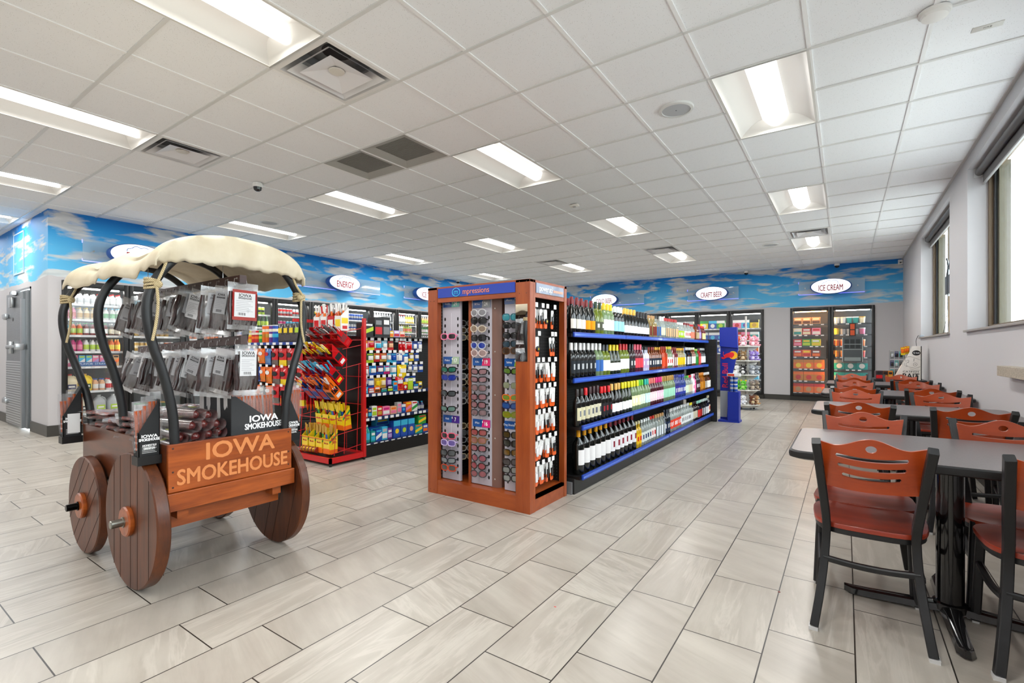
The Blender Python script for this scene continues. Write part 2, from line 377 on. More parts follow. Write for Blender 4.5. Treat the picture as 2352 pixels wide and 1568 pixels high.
# back wall: openings for the cooler doors
BD0, BD1, BT, BB = -6.31, -1.63, 2.165, .10     # beer doors
IC0, IC1 = -1.075, .534
wall('wall_back', [(XL-.3, BD0, YB, YB+.12, 0, H+.1), (BD1, IC0, YB, YB+.12, 0, H+.1), (IC1, XR+.2, YB, YB+.12, 0, H+.1),
                   (BD0, BD1, YB, YB+.12, BT, H+.1), (IC0, IC1, YB, YB+.12, BT, H+.1), (BD0, BD1, YB, YB+.12, 0, BB), (IC0, IC1, YB, YB+.12, 0, BB)], 'mural')
LD0, ND = 2.04, 14; LP = .765
wall('wall_left', [(XL-.12, XL, 1.9, LD0, 0, H+.1), (XL-.12, XL, LD0+ND*LP, YB, 0, H+.1), (XL-.12, XL, LD0, LD0+ND*LP, BT, H+.1), (XL-.12, XL, LD0, LD0+ND*LP, 0, BB)], 'mural')
DX0, DX1 = -11.12, -9.86
wall('wall_side', [(XW, DX0, 1.9, 2.02, 0, H+.1), (DX1, XL-.12, 1.9, 2.02, 0, H+.1), (DX0, DX1, 1.9, 2.02, 2.12, H+.1)], 'mural')
wall('wall_front', [(XW, XR+.2, YF-.1, YF, 0, H+.1)])
wall('wall_far', [(XW-.1, XW, YF, 2.0, 0, H+.1)])
# baseboards
def base(name, b): return struct(MB().box(*b, '#383733', 'satin').obj(name, smooth=0))
base('baseboard_right', (XR-.012, XR, YF, YB, 0, .11)); base('baseboard_side', (DX1+.0, XL-.0, 1.885, 1.9, 0, .15)); base('baseboard_far', (XW, DX0-.05, 1.885, 1.9, 0, .15))
base('baseboard_left', (XL, XL+.015, 1.885, LD0, 0, .15)); base('baseboard_back', (BD1, IC0, YB-.015, YB, 0, .12)); base('baseboard_end', (IC1, XR, YB-.015, YB, 0, .12))
struct(MB().box(BD0, BD1, YB-.06, YB, 0, .10, '#24231f').obj('trim_3')); struct(MB().box(IC0, IC1, YB-.02, YB, 0, .10, '#24231f').obj('trim_4'))
struct(MB().box(XL, XL+.03, LD0, LD0+ND*LP, 0, .10, '#24231f').obj('trim_5'))
# windows
for n, (y0, y1) in enumerate(wins, 1):
    w = struct(link('window_%d' % n, None)); x = XR+.15
    fr = MB(); c = '#6b563a'
    for b in ((x, x+.07, y0, y0+.045, W0, W1), (x, x+.07, y1-.045, y1, W0, W1), (x, x+.07, y0, y1, W0, W0+.045), (x, x+.07, y0, y1, W1-.045, W1)): fr.box(*b, c, 'metal' if 0 else 'satin')
    fr.box(x+.03, x+.11, y1-.10, y1-.045, W0, W1, '#23282c'); fr.box(x+.05, x+.13, y1-.16, y1-.10, W0, W1, '#4b4632')
    for k in range(1, 2): fr.box(x+.01, x+.07, (y0+y1)/2-.03, (y0+y1)/2+.03, W0, W1, c)
    fr.obj('frame', w, 0)
    MB().box(x+.055, x+.061, y0+.04, y1-.04, W0+.04, W1-.04, mat='glass').obj('glass_pane', w, 0)
    MB().box(XR-.03, x+.01, y0-.03, y1+.03, W0-.02, W0, '#8f8b88', 'satin', bev=.003).obj('window_sill', w, 0)
    b = thing('roller_blind', ['grey roller blind in the window behind the dining row', 'grey roller blind rolled up beside the nearest table', 'grey roller blind rolled up at the head of the large window', 'grey roller blind rolled up at the head of the narrow far window'][n-1], 'blind', (XR+.085, (y0+y1)/2, W1))
    L = (y1-y0)/2-.02
    MB().lathe([(.034, -L), (.034, L)], 20, '#4a4747', 'satin', Matrix.Translation((0, 0, -.045)) @ Matrix.Rotation(PI/2, 4, 'X')).obj('roll', b)
    MB().box(.025, .032, -L, L, -.16, -.03, '#5e5b5b', 'matte').box(.02, .036, -L, L, -.175, -.16, '#a9a9a9', 'satin').obj('shade_fabric', b, 0)
    for q in (-L-.012, L): MB().box(-.04, .04, q, q+.012, -.09, 0, '#bdbdbd').obj('bracket', b, 0)
m = MB().box(XR+1.5, 40, -30, 40, -.3, -.25, '#d2d2cd', 'matte'); struct(m.obj('floor_outside', smooth=0))
struct(MB().box(9, 9.4, -20, 30, -.25, 2.2, '#c9cfc8', 'matte').obj('wall_outside', smooth=0))

# ------------------------------------------------------------------ ceiling fixtures
def troffer():
    r = thing('ceiling_light', 'x', 'ceiling light', group='recessed ceiling lights')
    L = 2*T-.03; w = T-.03; m = MB(); n = 6; P = []
    for k in range(n+1):
        t = k/n; P.append((-w/2+(w/2-.10)*t, .085*math.sin(t*PI/2)))
    for sg in (1, -1):
        vs = [(sg*x, y, z) for x, z in P for y in (-L/2, L/2)]
        m.add(vs, [(2*k, 2*k+1, 2*k+3, 2*k+2) for k in range(n)], '#dedcd8', 'satin')
    for sg in (1, -1):
        vs = [(x, sg*L/2, z*0) for x, z in P]+[(x, sg*(L/2-.10*z/.085), z) for x, z in P]
        for q in (1, -1):
            m.add([(q*x, y, z) for x, y, z in vs], [(k, k+1, n+1+k+1, n+1+k) for k in range(n)], '#e6e4df', 'satin')
        m.add([(-.1, sg*L/2, 0), (.1, sg*L/2, 0), (.1, sg*(L/2-.1), .085), (-.1, sg*(L/2-.1), .085)], [(0, 1, 2, 3)], '#e6e4df', 'satin')
    for b in ((-w/2-.015, -w/2+.002, -L/2-.012, L/2+.012), (w/2-.002, w/2+.015, -L/2-.012, L/2+.012)): m.box(*b, -.002, .01, '#dddbd6')
    for b in ((-w/2, w/2, -L/2-.015, -L/2+.002), (-w/2, w/2, L/2-.002, L/2+.015)): m.box(*b, -.002, .01, '#dddbd6')
    m.box(-w/2, w/2, -L/2, L/2, .1, .12, '#bbbbbb'); m.obj('housing', r, 50, recalc=False)
    d = MB(); K = 10; sec = [(-.1+.2*k/K, .085-.06*math.sin(PI*k/K)) for k in range(K+1)]
    l2 = L/2-.05
    d.prism(sec, -l2, l2, 'y', mat='lamp'); d.obj('diffuser', r, 50)
    ld = bpy.data.lights.new('lamp', 'AREA'); ld.shape = 'RECTANGLE'; ld.size = .13; ld.size_y = 2*l2-.1; ld.energy = LAMP_W; ld.color = (1.0, .983, .95)
    lo = bpy.data.objects.new('lamp', ld); C.objects.link(lo); lo.parent = r; lo.location = (0, 0, .021)
    return r
t0 = troffer(); first = True
colname = {-16: 'sixth row from the window wall', -12: 'fifth row from the window wall', -8: 'row along the cooler doors', -4: 'row over the wagon aisle', 0: 'row over the sunglasses case', 4: 'row along the windows'}
for (j, i) in lights:
    lab = 'recessed ceiling light in the %s, %s from the back wall' % (colname[j], nth((12-i)//5+1))
    p = (gx(j)+T/2, gy(i)+T, H)
    if first: t0.location = p; t0['label'] = lab; first = False
    else: dup(t0, p, None, lab)
# square diffusers
v0 = thing('air_vent', 'x', 'air vent', group='square ceiling air vents'); w = T/2-.012; m = MB()
def sq(a, za, b, zb, col='#e2e0de', mat='satin'):
    vs = [(-a, -a, za), (a, -a, za), (a, a, za), (-a, a, za), (-b, -b, zb), (b, -b, zb), (b, b, zb), (-b, b, zb)]
    m.add(vs, [(k, (k+1) % 4, 4+(k+1) % 4, 4+k) for k in range(4)], col, mat)
sq(w+.01, 0, w-.03, 0); sq(w-.03, 0, w-.10, .10, '#c8c7c8'); m.box(-w, w, -w, w, .16, .17, '#9a9b9d').lathe([(.10, .158), (.001, .157)], 20, '#16191b'); sq(w-.1, .1, w-.1, .16, '#a9aaac')
m.obj('frame', v0, 0, recalc=False); m = MB(); sq(w-.06, -.005, w-.13, .055, '#dddcde'); m.obj('louver', v0, 0, recalc=False)
m = MB(); sq(w-.12, -.008, .03, .035, '#e4e3e6'); m.lathe([(.055, .024), (.05, .018), (.01, .018)], 16, '#d8d4cc'); m.obj('cone', v0, 0, recalc=False)
for k, ((j, i), d) in enumerate(zip(vents, ['square white air vent in the ceiling over the sunglasses case aisle', 'square white air vent in the ceiling in front of the energy coolers', 'square air vent far down the row over the wine shelf', 'square air vent far down the row over the wagon aisle', 'square air vent far down the window row'])):
    p = (gx(j)+T/2, gy(i)+T/2, H)
    if k == 0: v0.location = p; v0['label'] = d
    else: dup(v0, p, None, d)
g = MB(); w = T/2-.014
g.box(-w, w, -w, w, .034, .038, '#85847f', 'matte')
m = g; sq(w+.008, 0, w, .0, '#a9a79f'); sq(w, 0, w-.09, .03, '#a9a7a2', 'matte')
for k in range(24): g.box(-w+.09, w-.09, -w+.095+k*.0171, -w+.098+k*.0171, .028, .034, '#908f8b', 'matte')
rg = g.obj('return_grille', None, 0, (gx(-1)+T/2, gy(1)+T/2, H), recalc=False); tag(rg, 'dark perforated return grille, the one nearer the windows', 'grille', 'dark return air grilles')
dup(rg, (gx(-2)+T/2, gy(1)+T/2, H), None, 'dark perforated return grille, the one nearer the cooler doors')
sp = thing('ceiling_speaker', 'round flush ceiling speaker near the large window row', 'speaker', (gx(3.48), gy(2.52), H), group='round ceiling speakers')
MB().lathe([(.135, .006), (.13, -.008), (.11, -.012), (.108, -.004)], 32, '#dcdcda').obj('rim', sp)
MB().lathe([(.11, -.005), (.02, -.009), (.001, -.009)], 32, '#b9bcc0', 'matte').lathe([(.006, -.010), (.001, -.011)], 8, '#222222').obj('grille', sp)
dup(sp, (gx(3.45), gy(12.54), H), None, 'round flush ceiling speaker far off near the ice cream doors')
dup(sp, (gx(-6.5), gy(2.6), H), None, 'round flush ceiling speaker in front of the energy sign')
d = thing('smoke_detector', 'white disc smoke detector on a ceiling grid crossing by the window', 'smoke detector', (gx(6), gy(2), H))
MB().lathe([(.075, .0), (.075, -.012), (.068, -.02)], 28, '#e8e6e1').obj('base', d); MB().lathe([(.066, -.02), (.06, -.034), (.03, -.043), (.001, -.044)], 28, '#eeece8').obj('dome', d)
d = thing('ceiling_sensor', 'small white boxy sensor on the ceiling above the wine shelf', 'sensor', (gx(.45), gy(5.53), H))
MB().box(-.06, .06, -.035, .035, -.03, 0, '#e6e2da', bev=.008).obj('case', d); MB().box(-.02, .02, -.02, .02, -.034, -.029, '#8d8a86').obj('lens', d)
d = thing('access_plate', 'embossed rectangular plate in the ceiling tile by the window', 'plate', (gx(6.46), gy(2.59), H+.006))
MB().box(-.07, .07, -.028, .028, -.003, .002, '#cfcdc7', bev=.001).obj('plate', d); letter('FIRE', .022, (0, 0, -.004), (PI, 0, 0), d, '#a9a7a0')
def dome(loc, lab, s=1):
    d = thing('dome_camera', lab, 'security camera', loc, group='dome cameras')
    MB().lathe([(.05*s, 0), (.055*s, -.035*s), (.048*s, -.05*s)], 20, '#e9e7e4').obj('base', d)
    MB().lathe([(.047*s, -.05*s), (.040*s, -.08*s), (.02*s, -.095*s), (.001, -.098*s)], 20, '#15171a', 'gloss').obj('lens_dome', d)
dome((gx(-3.87), gy(.91), H), 'white dome camera hanging from the ceiling before the dairy sign')
dome((gx(5.06), 13.1, H), 'dome camera at the ceiling above the ice cream sign')
dome((gx(2.02), 13.1, H), 'dome camera at the ceiling beside the craft beer sign')
dome((XL+.12, 10.3, H), 'dome camera at the ceiling above the ice tea sign')
d = thing('alarm_box', 'white alarm box high in the back corner over the mural', 'alarm', (XR-.045, YB, 3.05)); MB().box(-.04, .04, -.045, 0, -.05, .05, '#e6e6e4', bev=.006).obj('case', d)
MB().lathe([(.016, 0), (.012, -.008), (.001, -.01)], 12, '#b9bcc0', M=Matrix.Translation((0, -.045, -.01)) @ Matrix.Rotation(PI/2, 4, 'X')).obj('sensor_lens', d)
# ------------------------------------------------------------------ dining chairs and tables
def backpanel():
    cu = bpy.data.curves.new('backrest', 'CURVE'); cu.dimensions = '2D'; cu.fill_mode = 'BOTH'; cu.extrude = .0085
    def spl(pts):
        s = cu.splines.new('POLY'); s.points.add(len(pts)-1); s.use_cyclic_u = True
        for p, q in zip(s.points, pts): p.co = (q[0], q[1], 0, 1)
    def hw(z): return .156+(z-.62)*.13
    out = []
    for k in range(41):
        x = -1+2*k/40; w = hw(.80); out.append((x*w, .802+.036*(math.cos(min(1, abs(x)*1.45)*PI)*.5+.5)+.012*max(0, abs(x)-.72)/.28))
    for k in range(21):
        x = 1-2*k/20; out.append((x*hw(.62), .625-.008*(1-x*x)))
    spl(out)
    spl([(.0185*math.cos(-t*PI/8), .798+.0145*math.sin(-t*PI/8)) for t in range(16)])
    for zc, L in ((.752, .115), (.712, .108), (.672, .093)):
        p = []
        for k in range(17): x = -L+2*L*k/16; p.append((x, zc+.0075+.010*(x/L)**2))
        p += [(L+.005, zc+.010)]
        for k in range(17): x = L-2*L*k/16; p.append((x, zc-.0075+.010*(x/L)**2))
        p += [(-L-.005, zc+.010)]
        spl(p[::-1])
    t = bpy.data.objects.new('backrest', cu); me = bpy.data.meshes.new_from_object(t); bpy.data.objects.remove(t)
    bm = bmesh.new(); bm.from_mesh(me)
    bmesh.ops.remove_doubles(bm, verts=bm.verts[:], dist=1e-5)
    for k in range(-6, 7):
        bmesh.ops.bisect_plane(bm, geom=bm.verts[:]+bm.edges[:]+bm.faces[:], plane_co=(k*.025, 0, 0), plane_no=(1, 0, 0))
    for v in bm.verts:
        x, z, y = v.co.x, v.co.y, v.co.z
        v.co = (x, y-.028*(1-(x/.17)**2)-(z-.45)*.16+.045, z)
    m = MB(); m.bm(bm, '#c04818', 'wood_chair'); return m
def make_chair():
    c = thing('dining_chair', 'x', 'chair')
    def yy(z): return (.0+.11*math.sin(min(1, z/.42)*PI/2)**1.2) if z < .42 else .11-.20*((z-.42)/.40)**1.15
    def xx(z): return .198-.045*math.sin(min(1, z/.45)*PI/2) if z < .45 else .153+.032*((z-.45)/.37)
    for s in (-1, 1):
        MB().bar([(s*xx(z), yy(z), z) for z in [.012]+[.06*k for k in range(1, 14)]+[.822]], .032, .039, '#17181a', 'blackmetal', ref=(0, 1, 0), bev=.1).box(s*.198-.017, s*.198+.017, -.02, .02, 0, .014, '#c9c9c9').obj('leg', c)
    for s in (-1, 1):
        MB().bar([(s*(.178+.016*(1-z/.43)), .435+.02*(1-z/.43), z) for z in (.012, .2, .43)], .032, .034, '#17181a', 'blackmetal', ref=(0, 1, 0)).box(s*.194-.012, s*.194+.012, .443, .467, 0, .014, '#c9c9c9').obj('leg', c)
    outl = []
    for k in range(32):
        t = 2*PI*k/32; cx, cy = math.cos(t), math.sin(t); e = .55
        x = abs(cx)**e*(1 if cx > 0 else -1); y = abs(cy)**e*(1 if cy > 0 else -1)
        w = .212+.012*y; outl.append((x*w, .287+y*.197))
    m = MB(); n = len(outl); rings = [(.99, .418), (1.0, .432), (.985, .438), (.7, .430), (.3, .425)]
    vs = [(x*g, .287+(y-.287)*g, z) for g, z in rings for x, y in outl]
    fs = [[a*n+k, a*n+(k+1) % n, (a+1)*n+(k+1) % n, (a+1)*n+k] for a in range(4) for k in range(n)]+[list(range(n))[::-1], [4*n+k for k in range(n)]]
    m.add(vs, fs, '#a03820', 'wood_seat'); m.obj('seat', c)
    MB().bar([(x*.93, .287+(y-.287)*.93, .406) for x, y in outl], .016, .026, '#1d1e20', 'blackmetal', closed=True).obj('seat_frame', c)
    def arc(p, q, b): p, q, b = Vector(p), Vector(q), Vector(b); return [p.lerp(q, k/10)+b*math.sin(PI*k/10) for k in range(11)]
    for p, q, b in (((-.165, .085, .285), (.165, .085, .285), (0, 0, -.012)), ((-.17, .085, .27), (-.186, .44, .27), (0, 0, -.02)), ((.17, .085, .27), (.186, .44, .27), (0, 0, -.02))):
        MB().bar(arc(p, q, b), .024, .024, '#17181a', 'blackmetal').obj('stretcher', c)
    backpanel().obj('backrest', c, 30)
    return c
ch0 = make_chair(); n = 0
tabs = [2.93, 4.72, 6.46, 8.2]; nears = [2.46, 4.14, 5.93, 7.62]; fars = [3.42, 5.32, 7.02, 8.84]
tn = ['nearest table', 'second table from the camera', 'third table from the camera', 'farthest table']
for k in range(4):
    for s, x in (('aisle', .085), ('window', .655)):
        lab = 'cherry dining chair, back to camera, at the %s, %s seat' % (tn[k], s)
        if n == 0: ch0.location = (x, nears[k], 0); ch0['label'] = lab; ch0['group'] = 'cherry dining chairs'
        else: dup(ch0, (x+R.uniform(-.01, .01), nears[k], 0), R.uniform(-.02, .02), lab)
        n += 1
        dup(ch0, (x+R.uniform(-.01, .015), fars[k]-.02, 0), PI+R.uniform(-.03, .03), 'cherry dining chair facing the camera, at the %s, %s seat' % (tn[k], s))
def make_table():
    t = thing('dining_table', 'x', 'table', group='dining tables along the window wall'); r = .06; pts = []
    X, Y = .605, .395
    for cx, cy, a in ((X-r, Y-r, 0), (-X+r, Y-r, 1), (-X+r, -Y+r, 2), (X-r, -Y+r, 3)):
        for k in range(7): th = (a+k/6)*PI/2; pts.append((cx+r*math.cos(th), cy+r*math.sin(th)))
    MB().prism([(x*.985, y*.98) for x, y in pts], .738, .742, 'z', mat='laminate').obj('table_top', t)
    m = MB(); n = len(pts); rr = [(.97, .704), (1.0, .710), (1.004, .722), (1.0, .736), (.985, .741)]
    m.add([(x*g, y*g, z) for g, z in rr for x, y in pts], [[a*n+k, a*n+(k+1) % n, (a+1)*n+(k+1) % n, (a+1)*n+k] for a in range(4) for k in range(n)]+[list(range(n))[::-1]], '#131314', 'blackmetal'); m.obj('edge_band', t)
    MB().lathe([(.062, .03), (.062, .06), (.050, .065), (.050, .69), (.10, .70), (.10, .705)], 24, '#121213', 'gloss').obj('column', t)
    for a in range(4):
        m = MB(); sec = [(0, .062, .036), (.12, .048, .028), (.30, .038, .024), (.36, .036, .024), (.395, .040, .008)]
        M = Matrix.Rotation(a*PI/2, 4, 'Z'); vs = []
        for d, z, w in sec: vs += [(d, -w*1.25, max(.006, z-.032)), (d, -w, z-.006), (d, -w*.5, z), (d, w*.5, z), (d, w, z-.006), (d, w*1.25, max(.006, z-.032))]
        fs = [[6*k+q, 6*k+(q+1) % 6, 6*k+6+(q+1) % 6, 6*k+6+q] for k in range(4) for q in range(6)]+[[0, 1, 2, 3, 4, 5], [29, 28, 27, 26, 25, 24]]
        m.add(vs, fs, '#151516', 'gloss', M); m.lathe([(.02, 0), (.02, .012)], 10, '#2a2a2a', cx=.36*math.cos(a*PI/2), cy=.36*math.sin(a*PI/2)); m.obj('foot', t)
    return t
tb = make_table()
for k, y in enumerate(tabs):
    lab = 'grey laminate dining table on a black column, %s' % tn[k]
    if k == 0: tb.location = (.39, y, 0); tb['label'] = lab
    else: dup(tb, (.39, y, 0), None, lab)
# ------------------------------------------------------------------ packaged goods, one mesh per look
PAL = dict(red='#c8161d', dark_red='#7c1018', orange='#f0701a', amber='#c77a1c', yellow='#f2d21f', lime='#b4d531', green='#2e9a3f', dark_green='#14502a', teal='#1f9c97', cyan='#39b5dd', blue='#1d4fae',
           navy='#13235c', purple='#6a2f92', lilac='#b8a1dc', magenta='#cf1f7a', pink='#ef7fa5', white='#ececea', cream='#efe2bf', silver='#b4b8bb', grey='#7d8084', black='#141416', brown='#5b3219', tan='#c49a6a', gold='#c79b3b', peach='#e9b48a')
def pc(c): return PAL.get(c, c)
PM = {}
def cached(f):
    def g(*a, **k):
        key = (f.__name__, a, tuple(sorted(k.items())))
        if key not in PM: PM[key] = f(*a, **k)
        return PM[key]
    return g
@cached
def m_bottle(body, cap, label, h=.20, r=.032, mat='gloss'):
    b, c, l = pc(body), pc(cap), pc(label)
    return MB().lathe([(r*.9, 0, b), (r, .008), (r, h*.18, l), (r*1.005, h*.181), (r*1.005, h*.55, b), (r, h*.56), (r*.8, h*.72), (r*.42, h*.86), (r*.42, h*.9, c), (r*.46, h*.901), (r*.46, h)], 12, b, mat).mesh('bottle')
@cached
def m_can(c1, c2, h=.155, r=.031):
    a, b = pc(c1), pc(c2)
    return MB().lathe([(r*.8, 0, '#b4b8bb'), (r, .008, a), (r, h*.35, b), (r*1.004, h*.351), (r*1.004, h*.62, a), (r, h*.63), (r, h-.012, '#c8cacc'), (r*.82, h-.002), (r*.8, h), (r*.75, h-.004)], 14, a, 'gloss').mesh('can')
@cached
def m_box(w, d, h, c1, c2, c3='white', v=0):
    """carton with its face towards -y"""
    m = MB().box(-w/2, w/2, -d/2, d/2, 0, h, pc(c1), 'satin'); e = .0012
    if v == 0: m.box(-w*.42, w*.42, -d/2-e, -d/2, h*.12, h*.5, pc(c2)).box(-w*.36, w*.36, -d/2-e, -d/2, h*.62, h*.85, pc(c3))
    elif v == 1: m.prism([(-w/2, h*.1), (w/2, h*.45), (w/2, h*.75), (-w/2, h*.4)], -d/2-e, -d/2, 'y', pc(c2)).box(-w*.4, w*.4, -d/2-e, -d/2, h*.8, h*.93, pc(c3))
    else:
        m.box(-w/2, w/2, -d/2-e, -d/2, h*.68, h, pc(c2)); m.lathe([(min(w, h)*.27, 0), (min(w, h)*.27, e)], 14, pc(c3), M=Matrix.Translation((0, -d/2, h*.38)) @ Matrix.Rotation(PI/2, 4, 'X'))
    m.box(w/2, w/2+e, -d*.3, d*.3, h*.15, h*.8, pc(c2)); return m.mesh('carton', 0)
@cached
def m_jug(body, cap, label):
    m = MB(); b = pc(body); S = [(.070, 0), (.076, .01), (.076, .14), (.07, .165), (.045, .205), (.022, .225), (.020, .235)]; n = 16; vs = []
    for w, z in S:
        for k in range(n):
            t = 2*PI*k/n; e = .5 if z < .17 else .8; cx, cy = math.cos(t), math.sin(t)
            vs.append((w*math.copysign(abs(cx)**e, cx), w*math.copysign(abs(cy)**e, cy), z))
    m.add(vs, [[a*n+k, a*n+(k+1) % n, (a+1)*n+(k+1) % n, (a+1)*n+k] for a in range(len(S)-1) for k in range(n)]+[list(range(n))[::-1]], b, 'satin')
    m.lathe([(.024, .232), (.024, .250), (.001, .252)], 14, pc(cap)); m.tube([(.028, -.01, .22), (.062, -.02, .20), (.078, -.02, .16), (.072, -.02, .12)], .011, b, 'satin', 6)
    m.box(-.05, .05, -.0785, -.074, .035, .105, pc(label)); m.box(-.035, .035, -.0795, -.0785, .06, .085, '#f0eee8'); return m.mesh('jug', 50)
@cached
def m_bag(w, h, c1, c2, c3='white', d=.05, logo='oval'):
    """pillow pouch hanging from its top edge, face towards -y; z from -h to 0"""
    m = MB(); nx, nz = 8, 10
    def P(i, j, s):
        u = i/nx*2-1; v = j/nz; q = (1-abs(u)**2.6)*max(0, math.sin(PI*min(1, max(0, (v-.07)/.86))))**.55
        return (u*w/2*(1-.04*math.sin(v*PI)), s*(d/2*q+.0008)*(1+.12*math.sin(7*u+9*v)), -v*h)
    for s in (-1, 1):
        b = [(P(i, j, s)) for j in range(nz+1) for i in range(nx+1)]; f1 = []; f2 = []; f3 = []
        for j in range(nz):
            for i in range(nx):
                q = [j*(nx+1)+i, j*(nx+1)+i+1, (j+1)*(nx+1)+i+1, (j+1)*(nx+1)+i]
                (f2 if (j >= nz*.55 and j < nz-1) else f1).append(q)
        m.add(b, f1, pc(c1), 'gloss'); m.add(b, f2, pc(c2), 'gloss')
    if logo == 'oval': m.lathe([(w*.34, 0), (w*.34, .003), (.001, .0035)], 16, pc(c3), 'satin', Matrix.Translation((0, -d*.50, -h*.34)) @ Matrix.Rotation(PI/2, 4, 'X') @ Matrix.Diagonal((1, .55, 1, 1)))
    elif logo == 'box': m.box(-w*.3, w*.3, -d*.55, -d*.46, -h*.5, -h*.24, pc(c3))
    return m.mesh('pouch', 60)
@cached
def m_card(w, h, c1, c2, c3='white', d=.02):
    """hanging card with a blister, top at z=0, face -y"""
    m = MB().box(-w/2, w/2, -.001, .001, -h, 0, pc(c1), 'satin'); m.box(-w/2, w/2, -.0022, -.001, -h, -h*.72, pc(c2)).box(-w*.32, w*.32, -d, -.001, -h*.72, -h*.28, pc(c3), 'gloss', bev=.003)
    m.box(-w*.4, w*.4, -.002, -.001, -h*.2, -h*.08, pc(c2)); return m.mesh('hang_card', 30)
@cached
def m_tube(c1, c2, h=.23, r=.037):
    a = pc(c1); return MB().lathe([(r, 0, '#b9bcbe'), (r, .006, a), (r, h*.3, pc(c2)), (r*1.004, h*.301), (r*1.004, h*.5, a), (r, h*.62, '#f0ead8'), (r*1.002, h*.621), (r*1.002, h*.78, a), (r, h*.79), (r, h-.012, '#dcdcdc'), (r*1.03, h-.011), (r*1.03, h)], 16, a, 'satin').mesh('chip_can')
@cached
def m_tub(c1, c2, h=.09, r=.045):
    return MB().lathe([(r*.85, 0, pc(c1)), (r, h*.85, pc(c2)), (r*1.05, h*.86), (r*1.05, h)], 16, pc(c1), 'satin').mesh('tub')
def put(name, me, loc, rz, label, cat, group, rx=0, ry=0): return tag(link(name, me, None, loc, (rx, ry, rz)), label, cat, group)
def price_strip(m, x0, x1, y, z0, z1, col='#dfe3e6', tags=None, ty=.003):
    pass
# wine and spirits: body with cap and label children
@cached
def glass_root(kind, glass, cap, label, lab2='', h=.30):
    r = .0365; g = pc(glass); mt = 'clear' if glass in ('#dfe8e4', '#cfe6f2', '#e9d7a0', '#b9d6a0', '#f0b7b2', '#3f63c8') else 'gloss'
    if kind == 'wine': prof = [(r*.9, 0), (r, .006), (r, h*.60), (r*.93, h*.66), (r*.55, h*.74), (r*.40, h*.79), (r*.38, h*.99)]; cz = (.80, 1.0); lz = (.16, .50)
    elif kind == 'burgundy': r = .040; prof = [(r*.9, 0), (r, .006), (r, h*.45), (r*.9, h*.55), (r*.5, h*.72), (r*.36, h*.80), (r*.35, h*.99)]; cz = (.80, 1.0); lz = (.14, .40)
    elif kind == 'spirit': r = .033; prof = [(r*.92, 0), (r, .006), (r, h*.62), (r*.8, h*.70), (r*.38, h*.76), (r*.36, h*.97)]; cz = (.88, 1.0); lz = (.14, .52)
    elif kind == 'square': r = .035; prof = [(r*.95, 0), (r, .006), (r, h*.64), (r*.9, h*.69), (r*.42, h*.74), (r*.40, h*.97)]; cz = (.86, 1.0); lz = (.12, .52)
    else: r = .05; prof = [(r*.92, 0), (r, .006), (r, h*.64), (r*.92, h*.70), (r*.4, h*.80), (r*.32, h*.85), (r*.30, h*.99)]; cz = (.84, 1.0); lz = (.22, .56)
    seg = 4 if kind == 'square' else 18; Rm = Matrix.Rotation(PI/4, 4, 'Z') if kind == 'square' else Matrix()
    q = 1.3 if kind == 'square' else 1
    body = MB().lathe([(a*q, z) for a, z in prof], seg, g, mt, Rm).mesh('bottle_body')
    cap_r = prof[-1][0]*1.16
    cm = MB().lathe([(cap_r*1.02, h*cz[0]), (cap_r, h*.985), (cap_r*.85, h*1.0), (.0005, h*1.0)], 14, pc(cap), 'satin').mesh('cap')
    m = MB(); rr = r*1.015; A = 1.15 if kind != 'square' else 0; z0, z1 = h*lz[0], h*lz[1]
    if kind == 'square': m.box(-.028, .028, -.0338, -.0328, z0, z1, pc(label), 'paper')
    else:
        n = 8; vs = [(rr*math.sin(-A+2*A*k/n), -rr*math.cos(-A+2*A*k/n), z) for z in (z0, z1) for k in range(n+1)]
        m.add(vs, [(k, k+1, n+2+k, n+1+k) for k in range(n)], pc(label), 'paper')
        if lab2:
            rr *= 1.01; n = 4; A = .5; zc0, zc1 = z0+(z1-z0)*.3, z0+(z1-z0)*.75; vs = [(rr*math.sin(-A+2*A*k/n), -rr*math.cos(-A+2*A*k/n), z) for z in (zc0, zc1) for k in range(n+1)]
            m.add(vs, [(k, k+1, n+2+k, n+1+k) for k in range(n)], pc(lab2), 'paper')
    return body, cm, m.mesh('label')
def glass_bottle(spec, loc, rz, label, group, far=False):
    nm, kind = spec[0], spec[1]; b, c, l = glass_root(kind, *spec[2:])
    o = put(nm, b, loc, rz, label, 'bottle', group); link('cap', c, o); link('label', l, o); return o
# plush toys
def plush(loc, rz, body, belly, ear, label, s=1, eye='#111111', long_ear=False):
    o = thing('plush_toy', label, 'stuffed animal', loc, rz, 'plush animals on the round stand'); o.scale = (s, s, s); b, e = pc(body), pc(belly)
    MB().ell((0, 0, .05), (.055, .045, .05), b, 'plush').ell((0, -.03, .045), (.035, .025, .035), e, 'plush').obj('torso', o)
    MB().ell((0, -.012, .125), (.055, .05, .046), b, 'plush', 12, 8).ell((0, -.052, .113), (.024, .018, .016), e, 'plush').ell((0, -.069, .118), (.007, .005, .005), '#221a1a', 'gloss', 6, 4).obj('head', o)
    for q in (-1, 1):
        MB().ell((q*.04, 0, .17), (.016, .008, .034 if long_ear else .018), ear and pc(ear) or b, 'plush').obj('ear', o)
        MB().ell((q*.021, -.052, .135), (.0075, .005, .0085), eye, 'gloss', 8, 5).obj('eye', o)
        MB().ell((q*.055, -.028, .06), (.015, .03, .015), b, 'plush').obj('arm', o); MB().ell((q*.035, -.055, .017), (.018, .032, .016), b, 'plush').obj('leg', o)
    return o
